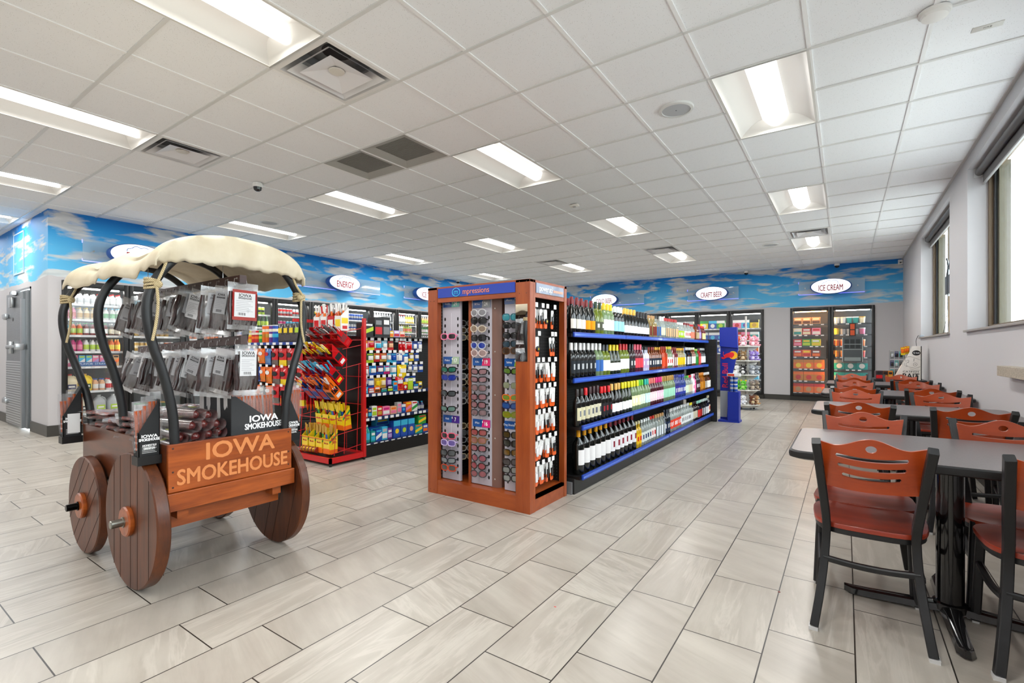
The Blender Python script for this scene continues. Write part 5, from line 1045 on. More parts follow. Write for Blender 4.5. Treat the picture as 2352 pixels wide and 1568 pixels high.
# goods in the tray
@cached
def meatpack():
    f = MB(); n = 10; 
    for s in (-1, 1):
        b = [(-.13+.26*i/n, -.09+.18*j/n, s*(.0008+.016*max(0, 1-abs(2*i/n-1)**3)*max(0, 1-abs(2*j/n-1)**3))+.004*math.sin(i*1.3+j)) for j in range(n+1) for i in range(n+1)]
        f.add(b, [(j*(n+1)+i, j*(n+1)+i+1, (j+1)*(n+1)+i+1, (j+1)*(n+1)+i) for j in range(n) for i in range(n)], mat='bag_film')
    return f.mesh('bag', 70), MB().box(-.10, .10, -.065, .065, -.009, .010, mat='meat', bev=.006).mesh('meat_slab')
kx = 0
for lay_ in range(4):
    for i in range(4):
        for j in range(3):
            if lay_ == 3 and (i+j) % 2: continue
            kx += 1; a_, b_ = meatpack(); x = -3.82+.20*i+R.uniform(-.02, .02); y = 1.09+.21*j+R.uniform(-.015, .015)
            if x > -3.2 or j == 2 and i > 1 and lay_ > 1: continue
            o = tag(link('meat_pack', a_, None, (x, y, .70+.034*lay_), (R.uniform(-.08, .08)-(.12 if j == 0 else 0), R.uniform(-.08, .08), R.uniform(-.4, .4))), 'clear pack of red sausage meat in the wagon tray, layer %s, %s place' % (['one', 'two', 'three', 'four'][lay_], nth(i*3+j+1)), 'meat pack', 'sausage packs in the wagon tray'); link('meat_slab', b_, o)
@cached
def logsaus():
    P_ = [(.0008, -.14), (.012, -.138), (.022, -.128), (.026, -.11), (.027, 0), (.026, .11), (.021, .13), (.012, .14), (.0008, .142)]
    return MB().lathe(P_, 16, mat='sausage', M=Matrix.Rotation(PI/2, 4, 'Y'), cap=False).mesh('sausage_log', 60), MB().lathe([(.0285, -.10), (.0285, .02)], 16, '#1b1c1a', 'gloss', Matrix.Rotation(PI/2, 4, 'Y'), cap=False).box(-.05, .0, -.012, .014, .0285, .0295, '#a9b04a').mesh('wrapper'), MB().lathe([(.030, -.15), (.031, 0), (.029, .13), (.034, .165)], 14, mat='bag_film', M=Matrix.Rotation(PI/2, 4, 'Y'), cap=False).mesh('film', 60)
n_ = 0
for r_, (z, ys_) in enumerate(((.70, (1.06, 1.125, 1.19, 1.255)), (.75, (1.09, 1.155, 1.22, 1.285)), (.80, (1.125, 1.19, 1.255)), (.85, (1.16, 1.225)))):
    for y in ys_:
        n_ += 1; a_, b_, f_ = logsaus(); o = tag(link('summer_sausage', a_, None, (-2.90+.0*r_+R.uniform(-.02, .02)-.02*r_, y, z), (0, R.uniform(-.04, .04), R.uniform(-.10, .16))), 'dark red summer sausage in film, %s of the pile beside the large black box' % nth(n_), 'sausage', 'summer sausages'); link('wrapper', b_, o) if n_ % 2 else None; link('film', f_, o)
@cached
def stickpack():
    m = MB()
    for q in range(3): x = -.018+.018*q; m.tube([(x, 0, .01), (x+.003, .002, .1), (x, 0, .20)], .0075, '#b4552c', 'gloss', 7)
    f = MB(); 
    for s in (-1, 1): f.add([(-.035, s*.001, 0), (.035, s*.001, 0), (.035, s*.012, .11), (-.035, s*.012, .11), (.034, s*.001, .245), (-.034, s*.001, .245)], [(0, 1, 2, 3), (3, 2, 4, 5)], mat='bag_film')
    return f.mesh('bag', 70), m.mesh('meat_stick')
def spk(loc, rot, lab): a_, b_ = stickpack(); o = tag(link('stick_pack', a_, None, loc, rot), lab, 'stick pack', 'packs of meat sticks'); link('meat_stick', b_, o)
def iowa(o, x, y, z, s, face='x', sub=None):
    letter('IOWA', s, (x, y, z), face, o, bold=.06, sx=1.2); letter('SMOKEHOUSE', s*.9, (x, y, z-s*.82), face, o, bold=.05, sx=.74)
    if sub:
        for q, t_ in enumerate(sub): letter(t_, s*.62, (x, y, z-s*(2.2+.72*q)), face, o, bold=.03, sx=.85)
bb = thing('display_box', 'large black cardboard display box of meat sticks in the wagon', 'box', (0, 0, 0)); K2 = '#2e2f31'
tri = [(1.325, .69), (1.60, .69), (1.60, .748), (1.345, .940), (1.325, .940)]
MB().prism(tri, -2.765, -2.760, 'x', K2, 'matte').obj('front_flap', bb, 0); MB().prism(tri, -3.12, -3.115, 'x', K2, 'matte').obj('rear_flap', bb, 0)
MB().box(-3.12, -2.76, 1.320, 1.325, .69, .945, '#1f2022', 'matte').obj('back_flap', bb, 0); MB().box(-3.12, -2.76, 1.60, 1.604, .69, .75, K2, 'matte').obj('low_flap', bb, 0)
iowa(bb, -2.7585, 1.50, .805, .05)
tp = MB(); rr_ = random.Random(3)
for x, w_, d in ((-3.10, .05, .22), (-3.02, .045, .10), (-2.90, .035, .19), (-2.82, .04, .09)):
    pts = [(x-w_/2, .945)]+[(x-w_/2+w_*q/6+rr_.uniform(-.006, .006), .945-d*(.6+.4*math.sin(PI*q/6))+rr_.uniform(-.02, .02)) for q in range(7)]+[(x+w_/2, .945)]
    tp.prism(pts, 1.3185, 1.3198, 'y', '#b9b5b3', 'paper')
tp.box(-3.12, -2.76, 1.3182, 1.3198, .93, .947, '#b9b5b3', 'paper'); tp.obj('torn_paper', bb, 0)
for i in range(4):
    for j in range(3): spk((-2.80-.10*j, 1.365+.062*i, .735), (R.uniform(-.05, .05), R.uniform(-.08, .08), PI/2+R.uniform(-.2, .2)), 'orange meat stick pack in the big black box, row %s, %s along' % (['one', 'two', 'three'][j], nth(i+1)))
def sbox(x, y0, y1, zb, z0, z1, lab, sub):
    """narrow black box hung on the wagon; text side faces +x, opening slopes from z1 at y1 down to z0 at y0"""
    o = thing('display_box', lab, 'box', (0, 0, 0)); xa = x-.062; p = [(y0, zb), (y1, zb), (y1, z1), (y0, z0)]
    MB().prism(p, x-.003, x, 'x', '#141517', 'matte').prism(p, xa, xa+.003, 'x', '#141517', 'matte').obj('side_flap', o, 0)
    a, b = min(y0, y1), max(y0, y1)
    MB().box(xa, x, a, a+.003, zb, z0 if a == y0 else z1, '#121315', 'matte').box(xa, x, b-.003, b, zb, z1 if b == y1 else z0, '#121315', 'matte').box(xa, x, a, b, zb, zb+.003, '#121315', 'matte').obj('case', o, 0)
    MB().box(xa-.006, x+.006, a-.006, b+.006, zb-.012, zb+.03, '#0c0c0d', 'blackmetal').obj('tray', o, 0)
    yc = (y0+y1)/2; iowa(o, x+.001, yc, z0-.02, .020, sub=sub)
    for q in range(5): MB().box(x, x+.0006, yc-.03, yc+.03-.006*(q % 3), zb+.045+q*.007, zb+.0475+q*.007, '#b9b9b9').obj('fine_print', o, 0)
    for q in range(3): letter('JERKY', .012, (x-.03, a-.0006, z0-.02-.03*q), '-y', o, '#d8d8d8', bold=.02)
    for q in range(3): spk((x-.03, a+.022+.026*q, zb+.05+.02*q), (0, R.uniform(-.06, .06), PI/2+.2), 'pack of meat sticks, %s in the %s' % (nth(q+1), lab.replace('narrow ', '').split(',')[0].split(' with')[0]))
sbox(-2.775, .905, .992, .655, .800, .955, 'narrow black jerky box at the near front corner, HOMESTYLE ORIGINAL side', ['HOMESTYLE', 'ORIGINAL'])
sbox(-2.765, 1.72, 1.645, .66, .775, .95, 'narrow black jerky box at the far front corner, beside the hoop', ['HOMESTYLE', 'ORIGINAL'])
sbox(-3.96, .905, .992, .63, .79, .965, 'narrow black jerky box at the rear corner with white label', ['ORIGINAL'])
tag(MB().box(-3.959, -3.9575, .925, .985, .68, .80, '#e6e6e6', 'paper').obj('white_label', None, 0), 'white ingredient label on the rear black jerky box', 'label')
# ------------------------------------------------------------------ health and sundries gondola, snack gondola
AX = -4.38
g = thing('sundries_gondola', 'black gondola of health products and sundries behind the red rack', 'shelving')
MB().box(AX-.42, AX-.40, 3.50, 7.2, .02, 1.36, mat='pegboard').obj('back_panel', g, 0)
MB().box(AX-.8, AX+.02, 3.48, 7.2, 0, .135, '#101011').obj('kick_base', g, 0); MB().box(AX-.8, AX-.02, 3.485, 3.50, 0, 1.33, '#0e0e0f').obj('end_panel', g, 0)
def shelf_at(z, x, nm, tags=True):
    s = MB().box(AX-.40, x, 3.50, 7.2, z-.025, z, '#131314').box(x, x+.008, 3.50, 7.2, z-.035, z+.004, '#1b2c58').obj('shelf_board', g, 0); t = MB()
    for q in range(11): y = 3.56+q*.09+R.uniform(-.015, .015); t.box(x+.008, x+.010, y-.025, y+.025, z-.034, z-.004, '#eceeee', 'paper')
    t.obj('price_label', s, 0)
for z, x in ((.150, AX), (.432, AX-.02), (.70, AX-.04)): shelf_at(z, x, '')
sp_ = MB().box(AX-.40, AX-.05, 3.50, 7.2, 1.335, 1.345, '#131314').obj('shelf_board', g, 0)
def prow(y0, items, z, x, nm, hang_=False, row=0):
    """items: (name, mesh, width, words)"""
    y = y0; n = 0; t = MB()
    for name, me, w, wd_, cat in items:
        n += 1; y += w/2
        put(name, me, (x, y, z), PI/2+R.uniform(-.06, .06), '%s, %s along the %s of the sundries gondola' % (wd_, nth(n), nm), cat, 'goods on the %s of the sundries gondola' % nm)
        if hang_:
            MB().tube([(AX-.40, y, z+.004), (x+.02, y, z+.004)], .003, '#2a2a2a', 'metal', 5).box(x+.02, x+.022, y-.025, y+.025, z+.002, z+.034, '#f2f2f2', 'paper').obj('peg_hook', g, 0)
        y += w/2+.006
def B(w, d, h, a, b, c='white', v=0): return ('carton', m_box(w, d, h, a, b, c, v), w, '%s carton' % cname(a), 'box')
def Hc(w, h, a, b, c='white', d=.02): return ('hang_pack', m_card(w, h, a, b, c, d), w, '%s hanging pack' % cname(a), 'package')
def Bg(w, h, a, b, c='white', d=.04, lg='box'): return ('pouch', m_bag(w, h, a, b, c, d, lg), w, '%s pouch' % cname(a), 'bag')
prow(3.54, [B(.16, .1, .15, 'black', 'lime', 'white', 1), B(.12, .12, .22, 'black', 'red', 'grey', 0), B(.11, .11, .23, 'black', 'grey', 'white', 0), Bg(.01, .01, 'yellow', 'gold')][:3]+[B(.07, .06, .07, 'yellow', 'orange'), B(.09, .06, .08, 'lilac', 'red'), B(.08, .06, .07, 'peach', 'red')], 1.346, AX-.13, 'top deck')
prow(3.54, [Hc(.09, .12, 'orange', 'yellow'), Hc(.09, .11, 'pink', 'yellow', 'red'), Hc(.10, .12, 'white', 'red', 'cyan'), Hc(.08, .11, 'cyan', 'white'), Hc(.09, .11, 'brown', 'red', 'peach'), Hc(.07, .02, 'black', 'black'), Hc(.05, .17, 'red', 'white', 'red'), Hc(.05, .17, 'red', 'white', 'red'), Hc(.11, .13, 'white', 'red', 'red'), Hc(.08, .13, 'blue', 'navy'), Hc(.08, .13, 'blue', 'white')], 1.30, AX-.10, 'first peg row', True)
prow(3.54, [Hc(.07, .12, 'cyan', 'yellow', 'orange'), Hc(.10, .11, 'dark_green', 'lime'), Hc(.08, .10, 'gold', 'red'), Hc(.10, .10, 'red', 'gold'), Hc(.06, .11, 'silver', 'cyan'), Hc(.08, .12, 'blue', 'cyan', 'blue'), Hc(.09, .13, 'white', 'blue'), Hc(.09, .17, 'blue', 'cyan', 'white'), Hc(.09, .10, 'navy', 'yellow'), Hc(.08, .10, 'navy', 'blue')], 1.155, AX-.10, 'second peg row', True)
prow(3.54, [Hc(.10, .12, 'red', 'silver'), Hc(.10, .11, 'cyan', 'blue'), Hc(.10, .10, 'dark_red', 'blue'), Hc(.09, .10, 'cyan', 'magenta'), Hc(.10, .12, 'silver', 'cyan'), Bg(.16, .19, 'yellow', 'yellow', 'white', .05), Hc(.08, .09, 'navy', 'silver'), Hc(.09, .10, 'blue', 'silver'), Hc(.09, .10, 'navy', 'blue')], 1.01, AX-.09, 'third peg row', True)
prow(3.54, [Hc(.06, .12, 'pink', 'orange'), Hc(.10, .11, 'silver', 'blue'), Hc(.08, .12, 'gold', 'yellow', 'yellow'), Hc(.08, .12, 'yellow', 'gold', 'cream'), Hc(.08, .12, 'purple', 'purple', 'lilac'), Hc(.05, .03, 'black', 'black'), Bg(.13, .17, 'red', 'red', 'white', .04), Hc(.10, .10, 'blue', 'navy'), Hc(.09, .10, 'navy', 'blue')], .87, AX-.08, 'fourth peg row', True)
prow(3.54, [B(.07, .05, .11, 'cyan', 'navy', 'white', 2), B(.08, .06, .06, 'red', 'white'), B(.08, .06, .07, 'orange', 'brown'), B(.10, .06, .05, 'black', 'teal', 'silver'), B(.08, .06, .07, 'black', 'lime'), B(.07, .05, .12, 'cyan', 'blue', 'orange'), B(.08, .05, .13, 'orange', 'red'), B(.07, .05, .10, 'red', 'yellow', 'white', 2), B(.08, .06, .14, 'lime', 'lime', 'white', 1), B(.09, .06, .07, 'navy', 'white', 'cyan'), B(.06, .05, .09, 'yellow', 'navy')], .70, AX-.09, 'upper shelf')
prow(3.54, [B(.05, .05, .10, 'orange', 'white', 'red'), B(.05, .05, .10, 'navy', 'cyan', 'peach'), B(.07, .05, .12, 'white', 'lime', 'lime'), B(.07, .05, .11, 'red', 'gold', 'cream'), B(.11, .05, .10, 'pink', 'white', 'magenta'), B(.10, .05, .09, 'peach', 'pink', 'orange'), B(.07, .05, .13, 'silver', 'pink', 'pink'), B(.06, .05, .10, 'blue', 'white', 'cyan', 2), B(.09, .05, .12, 'orange', 'pink', 'yellow', 1), B(.09, .06, .12, 'white', 'green', 'red', 1), ('juice_bottle', m_bottle('navy', 'cyan', 'silver', .11, .03), .06, 'navy bottle', 'bottle'), ('juice_bottle', m_bottle('navy', 'cyan', 'silver', .11, .03), .06, 'dark blue bottle', 'bottle')], .432, AX-.07, 'middle shelf')
prow(3.54, [('mouthwash_bottle', m_bottle('teal', 'white', 'cyan', .20, .04), .085, 'teal mouthwash bottle', 'bottle'), B(.06, .05, .12, 'teal', 'cyan'), B(.08, .06, .13, 'blue', 'white', 'cyan', 1), B(.08, .06, .15, 'cyan', 'white', 'silver'), B(.07, .05, .12, 'purple', 'lilac', 'white'), B(.11, .08, .20, 'blue', 'cyan', 'yellow', 2), B(.11, .08, .20, 'blue', 'cyan', 'lime', 2), B(.11, .08, .20, 'blue', 'cyan', 'peach', 2), B(.13, .08, .11, 'teal', 'yellow', 'orange', 1), B(.09, .08, .10, 'blue', 'orange')], .150, AX-.06, 'bottom shelf')
put('carton', m_box(.13, .08, .11, 'green', 'yellow', 'red', 1), (AX-.06, 4.42, .262), PI/2, 'green carton stacked on the bottom shelf of the sundries gondola', 'box', 'goods on the bottom shelf of the sundries gondola')
put('carton', m_box(.2, .08, .07, 'cyan', 'blue', 'yellow', 0), (AX-.20, 3.90, .30), PI/2, 'flat light blue carton high at the back of the bottom shelf', 'box', 'goods on the bottom shelf of the sundries gondola')
put('carton', m_box(.5, .1, .15, 'blue', 'navy', 'cyan', 0), (AX-.20, 3.90, .150), PI/2, 'long blue carton behind the bottom shelf row of the sundries gondola', 'box', 'goods on the bottom shelf of the sundries gondola')
# snack gondola faces the camera side
SY = 3.50; s = thing('snack_gondola', 'black snack gondola of chip cans and orange bags behind the wagon', 'shelving')
MB().box(-7.3, -5.2, SY+.30, SY+.32, .02, 1.40, mat='pegboard_x').obj('back_panel', s, 0); MB().box(-7.3, -5.2, SY-.04, SY+.32, 0, .13, '#101011').obj('kick_base', s, 0)
sb = MB().box(-7.3, -5.2, SY-.02, SY+.30, 1.265, 1.285, '#131314').box(-7.3, -5.2, SY-.028, SY-.02, 1.255, 1.29, '#1c3f92').obj('shelf_board', s, 0)
t = MB(); 
for q in range(14): t.box(-7.25+q*.155, -7.18+q*.155, SY-.031, SY-.028, 1.256, 1.286, '#eceeee', 'paper')
t.obj('price_label', sb, 0)
for q, (a, b) in enumerate([('teal', 'navy'), ('red', 'dark_red'), ('yellow', 'orange'), ('red', 'orange'), ('red', 'orange'), ('green', 'lime'), ('orange', 'amber'), ('orange', 'gold'), ('purple', 'white'), ('blue', 'cyan')]):
    put('chip_can', m_tube(a, b, .235 if q in (6, 7, 8, 9) else .18), (-7.02+.085*q+(.02 if q > 4 else 0), SY+.05, 1.286), 0, '%s chip can, %s along the top shelf of the snack gondola' % (cname(a), nth(q+1)), 'can', 'chip cans on the snack gondola')
for q in range(5): put('nut_bag', m_bag(.13, .24, '#3a3638', '#4c4648', 'yellow' if q < 3 else 'lime', .03, 'box'), (-6.07+.125*q, SY+.03+.0*q, 1.53), 0, 'black nut bag with %s diamond, %s hanging above the blue shelf edge' % ('yellow' if q < 3 else 'lime', nth(q+1)), 'bag', 'nut bags')
def srow(z, items, nm):
    x = -7.1
    for q, it in enumerate(items):
        w, h, a, b, cc, lg, wd_ = it; x += w/2+.012
        if wd_:
            MB().tube([(x, SY+.3, z+.004), (x, SY-.03, z+.004)], .003, '#2a2a2a', 'metal', 5).box(x-.028, x+.028, SY-.034, SY-.031, z, z+.034, '#f0f0f0', 'paper').obj('peg_hook', s, 0)
            for r_ in range(2): put('snack_bag', m_bag(w, h, a, b, cc, .05, lg), (x, SY+.0+.06*r_, z), R.uniform(-.08, .08), '%s, %s in the %s row, %s' % (wd_, nth(q+1), nm, 'front' if r_ == 0 else 'behind'), 'bag', 'bags on the snack gondola')
        x += w/2
OB = (.135, .20, 'orange', '#e07a14', 'white', 'oval', 'orange corn snack bag'); NB = (.12, .19, '#d87a50', 'cream', 'black', 'box', 'cream and rust snack bag'); BB_ = (.14, .22, '#4a76b8', '#5f86b8', 'red', 'oval', 'light blue snack bag'); JB = (.17, .25, 'red', '#6a5c58', 'black', 'oval', 'red jerky bag'); KB = (.13, .17, '#2c2a20', '#3a3424', 'cream', 'oval', 'black snack bag'); UB = (.12, .2, 'blue', 'navy', 'white', 'oval', 'blue snack bag'); JY = (.17, .25, 'red', 'yellow', 'black', 'oval', 'red and yellow jerky bag')
srow(1.21, [UB, OB, UB, NB, OB, BB_, JB, JY, JB, JB], 'highest hanging'); srow(.965, [KB, OB, KB, UB, OB, (.15, .22)+OB[2:], JB, JY, JB, JY], 'middle hanging'); srow(.72, [OB, OB, UB, OB, KB, OB, JB, (.17, .25, 'red', 'orange', 'black', 'oval', 'red and orange jerky bag'), JB, JY], 'lowest hanging')
for q in range(8):
    put('snack_bag', m_bag(.11, .22, 'red', 'orange', 'black', .03, 'oval'), (-5.12+.035*q, 3.30+.02*q, .70), -.7, 'red and orange meat stick bag, %s of the row beside the red rack' % nth(q+1), 'bag', 'meat stick bags beside the red rack')
for q in range(4):
    put('snack_bag', m_bag(.11, .26, 'red', 'grey', 'black', .04, 'oval'), (-5.12+.05*q, 3.28+.02*q, .36), -.5, 'red and clear jerky bag, %s of the low row beside the red rack' % nth(q+1), 'bag', 'jerky bags beside the red rack')
MB().tube([(-5.25, 3.6, .71), (-5.25, 3.25, .71), (-4.8, 3.45, .71)], .004, '#444444', 'metal', 5).tube([(-5.25, 3.6, .37), (-5.25, 3.25, .37), (-4.9, 3.4, .37)], .004, '#444444', 'metal', 5).obj('bag_rail', s)
# ------------------------------------------------------------------ red wire rack of meat sticks
r = thing('wire_rack', 'red wire floor rack with tipped boxes of meat sticks', 'rack'); RX0, RX1, RY0, RY1 = -4.99, -4.325, 3.04, 3.46; RC = '#c4161a'
fr = MB()
for a, b in (((RX0, RY0), (RX1, RY0)), ((RX1, RY0), (RX1, RY1)), ((RX0, RY1), (RX1, RY1)), ((RX0, RY0), (RX0, RY1))):
    fr.box(min(a[0], b[0])-.012, max(a[0], b[0])+.012, min(a[1], b[1])-.012, max(a[1], b[1])+.012, .03, .085, RC, 'satin')
fr.box(RX0, RX1, RY0, RY1, .055, .062, '#8a8d8e', 'metal'); fr.obj('base_frame', r, 0)
for x in (RX0, RX1):
    MB().box(x-.016, x+.016, RY1-.016, RY1+.016, .03, 1.535, RC, 'satin').obj('post', r, 0)
MB().box(RX0-.016, RX0+.016, RY0, RY1, 1.50, 1.535, RC).obj('top_bar', r, 0); MB().box(RX0, RX0+.2, RY1-.016, RY1+.016, 1.40, 1.535, RC).obj('header_bracket', r, 0)
wr = MB()
for x in (RX0+.03, -4.80, -4.60, RX1-.02): wr.tube([(x, RY1-.02, .1), (x, RY1-.02, 1.45)], .0035, RC, seg=5)
for x in (RX0+.03, RX1-.02):
    for y in (3.10, 3.22, 3.38): wr.tube([(x, y, .10), (x, y+.03, .55 if y < 3.2 else 1.05)], .0035, RC, seg=5)
    for z in (.12, .30, .47, .75, 1.0, 1.2, 1.38): wr.tube([(x, 3.06 if z < .5 else 3.2, z), (x, RY1, z+.05)], .0035, RC, seg=5)
for z in (.25, .47, .78, .98, 1.18, 1.36): wr.tube([(RX0+.03, 3.10 if z < .5 else 3.16, z), (RX1-.02, 3.10 if z < .5 else 3.16, z)], .0035, RC, seg=5)
for z in (.6, .9, 1.3): wr.tube([(RX0, RY1-.02, z), (RX1, RY1-.02, z)], .0035, RC, seg=5)
wr.obj('wire_basket', r); 
for x, y in ((RX0, RY0), (RX1, RY0), (RX0, RY1), (RX1, RY1)): MB().lathe([(.014, 0), (.014, .03)], 10, '#111111', cx=x, cy=y).obj('caster', r)
@cached
def cutbox(a, b, c3, slim):
    m = MB(); w, d, h = .105, .10, .22; p = [(-d/2, 0), (d/2, 0), (d/2, h*1.15), (-d/2, h*.72)]
    for s_ in (-1, 1): m.prism(p, s_*w/2-.0015, s_*w/2+.0015, 'x', pc(a), 'gloss')
    m.box(-w/2, w/2, -d/2, -d/2+.003, 0, h*.72, pc(a), 'gloss').box(-w/2, w/2, d/2-.003, d/2, 0, h*1.15, pc(a), 'gloss').box(-w/2, w/2, -d/2, d/2, 0, .003, pc(a))
    if slim: m.prism([(-d/2, h*.6), (d/2, h*.98), (d/2, h*.86), (-d/2, h*.50)], w/2+.0015, w/2+.002, 'x', pc('green')).box(-w/2, w/2, -d/2-.001, -d/2, 0, h*.25, pc(b)).box(w/2+.0015, w/2+.002, -d/2, d/2, 0, h*.2, pc(b))
    else: m.box(w/2+.0015, w/2+.002, -d/2+.01, d/2-.01, h*.35, h*.62, pc(b)).box(w/2+.0015, w/2+.002, -d/2+.02, d/2-.02, h*.08, h*.24, pc(c3)).box(-w*.4, w*.4, -d/2-.001, -d/2, h*.2, h*.55, pc(b))
    return m.mesh('cut_case', 0)
@cached
def stick(a, b):
    return MB().box(-.011, .011, -.003, .003, 0, .235, pc(a), 'gloss').box(-.012, .012, -.0035, .0035, .17, .255, pc(b), 'gloss').mesh('stick', 0)
trays = [(3.30, 1.400, 0, [('white', 'red', 'grey'), ('white', 'red', 'red'), ('red', 'white', 'white'), ('white', 'yellow', 'red')], ('orange', 'white'), 'top tray'), (3.37, 1.255, .95, [('red', 'dark_red', 'red')]*4, ('#35302e', 'grey'), 'second tray'), (3.30, 1.05, .85, [('red', 'black', 'white')]*4, ('#2c2826', 'yellow'), 'third tray'),
         (3.26, .85, .80, [('red', 'black', 'yellow')]*4, ('#3a4a8c', 'cyan'), 'fourth tray'), (3.25, .69, .75, [('blue', 'red', 'white'), ('red', 'blue', 'white'), ('blue', 'red', 'white'), ('orange', 'black', 'white')], ('#5a3020', 'orange'), 'fifth tray'), (3.34, .33, .12, [('yellow', 'orange', 'red')]*4, ('#4a4030', 'yellow'), 'sixth tray'), (3.16, .10, .0, [('yellow', 'orange', 'red')]*4, ('green', 'gold'), 'bottom tray')]
for y, z, tl, cols, stc, nm in trays:
    slim = 'yellow' == cols[0][0]
    for q, (a, b, c3) in enumerate(cols):
        x = -4.90+.128*q+.02; o = put('cut_case', cutbox(a, b, c3, slim), (x, y, z), 0, '%s open box, %s from the post end in the %s of the red rack' % (cname(a), nth(4-q), nm), 'box', 'open boxes in the red rack', rx=tl)
        if slim: letter('Slim', .040, (.0562, .0, .155), 'x', o, '#b8262a', bold=.03); letter('Jim', .040, (.0562, .008, .12), 'x', o, '#b8262a', bold=.03); letter('Slim Jim', .022, (0, -.0515, .11), '-y', o, '#b8262a', bold=.03)
        if a == 'orange': letter('A1', .04, (.0562, 0, .13), 'x', o, '#ffffff', bold=.03)
        for k_ in range(7):
            ca, cb = stc
            if not slim and k_ % 3 == 2: ca, cb = [('#d8d4d0', 'red'), ('#2c2826', 'grey'), ('#c84a20', 'white')][(q+k_) % 3]
            if slim: ca = ['green', 'blue', 'red', 'black'][(q+k_) % 4]
            d = Vector((R.uniform(-.042, .042), R.uniform(-.035, .035), .02+R.uniform(0, .03))); d.rotate(Matrix.Rotation(tl, 3, 'X'))
            put('meat_stick', stick(ca, cb), (x+d.x, y+d.y, z+d.z), R.uniform(-.3, .3), 'wrapped meat stick, %s in the %s box, %s of the red rack' % (nth(k_+1), nth(4-q), nm), 'meat stick', 'meat sticks in the red rack', rx=tl+R.uniform(-.12, .16), ry=R.uniform(-.12, .12))
tc = MB(); n_ = 14
for q in range(n_): tc.lathe([(.033, q*.0165), (.035, q*.0165+.001), (.035, q*.0165+.012), (.033, q*.0165+.013)], 18, ['#b8862a', '#8c2a1c', '#c89a3c'][q % 3], 'metal' if q % 3 != 1 else 'gloss')
tag(tc.obj('tin_stack', None, loc=(-4.86, 3.075, .125), rot=(0, PI/2, .12)), 'sleeve of round gold and red tins lying on the base of the red rack', 'tins'); bpy.data.objects['tin_stack']['kind'] = 'thing'
# ------------------------------------------------------------------ energy drink display
d = thing('drink_display', 'tall blue cardboard energy drink display at the end of the wine gondola', 'display', (0, 0, 0)); RB = '#0c2a9c'
pts = [(-1.745, 0), (-1.44, 0), (-1.44, .50), (-1.58, .52), (-1.565, .75), (-1.50, 1.05), (-1.47, 1.20), (-1.48, 1.56), (-1.745, 1.56)]
MB().prism(pts, 8.78, 8.83, 'y', RB, 'satin').obj('back_card', d, 0); MB().prism([(-1.745, 1.25), (-1.465, 1.22), (-1.48, 1.565), (-1.745, 1.565)], 8.72, 8.78, 'y', RB, 'satin').obj('header_card', d, 0)
MB().box(-1.60, -1.43, 8.62, 8.78, 0, .50, RB, 'satin').box(-1.745, -1.42, 8.60, 8.84, 0, .03, RB, 'satin').obj('base_card', d, 0); MB().prism([(-1.745, .06), (-1.64, .06), (-1.615, .50), (-1.745, .50)], 8.775, 8.779, 'y', '#a9adb3', 'satin').obj('silver_panel', d, 0)
MB().lathe([(.085, 0), (.085, .003)], 28, '#f5b81c', M=Matrix.Translation((-1.545, 8.779, 1.10)) @ Matrix.Rotation(PI/2, 4, 'X') @ Matrix.Diagonal((.8, .8, 1, 1))).obj('sun_disc', d)
bull = [(-1.73, 1.06), (-1.71, 1.075), (-1.70, 1.055), (-1.685, 1.075), (-1.69, 1.095), (-1.66, 1.12), (-1.62, 1.135), (-1.58, 1.15), (-1.545, 1.145), (-1.525, 1.12), (-1.53, 1.09), (-1.545, 1.075), (-1.56, 1.055), (-1.575, 1.05), (-1.58, 1.065), (-1.60, 1.06), (-1.64, 1.06), (-1.665, 1.045), (-1.69, 1.03), (-1.72, 1.04)]
MB().prism(bull, 8.772, 8.776, 'y', '#e01f2d').tube([(-1.69, 1.09, 0), (-1.70, 1.12, 0), (-1.69, 1.14, 0), (-1.70, 1.155, 0)], .004, '#e01f2d', M=Matrix.Translation((0, 8.775, 0)) @ Matrix(((1, 0, 0, 0), (0, 0, 1, 0), (0, 1, 0, 0), (0, 0, 0, 1)))).obj('bull_logo', d)
letter('Red Bull', .125, (-1.665, 8.777, .76), (PI/2, -PI/2, 0), d, '#e01f4d', bold=.02)
for r_ in range(2):
    for q in range(4): put('drink_can', m_can('blue', 'silver', .125, .026), (-1.585+.056*(q % 2)+.04, 8.66+.06*(q//2), .50+.126*r_), 0, 'small blue and silver energy can, %s in the %s tier on the blue display' % (nth(q+1), ['lower', 'upper'][r_]), 'can', 'energy cans on the blue display')
tag(MB().box(-1.61, -1.42, 8.62, 8.76, .754, .80, '#e9ecef', 'satin').box(-1.60, -1.50, 8.617, 8.62, .76, .795, '#e04428').obj('can_carrier', None, 0), 'white and red can carrier card on top of the small cans', 'carton')
# ------------------------------------------------------------------ round plush stand
PX, PY = -1.645, 10.7
p = thing('plush_stand', 'round white revolving stand full of plush animals by the beer door', 'display stand', (PX, PY, 0)); shz = [.11, .40, .70, .98, 1.265]
for z in shz: MB().lathe([(.25, z-.02), (.255, z-.014), (.255, z-.004), (.25, z)], 36, '#e4e4de', 'satin').obj('round_shelf', p)
MB().lathe([(.018, .05), (.018, 1.86)], 14, '#c9c6c0', 'satin').obj('pole', p)
dv = MB()
for a in range(4):
    Mr = Matrix.Rotation(a*PI/2+.35, 4, 'Z')
    for z0, z1 in zip(shz[:-1], shz[1:]):
        arc_ = [(.02, z0)]+[(.24, z0)]+[(.24-.13*math.sin(PI*q/8), z0+(z1-.02-z0)*q/8) for q in range(1, 8)]+[(.24, z1-.02), (.02, z1-.02)]
        dv.prism([(u, z) for u, z in arc_], -.003, .003, 'y', '#e8e8e2', 'satin', Mr)
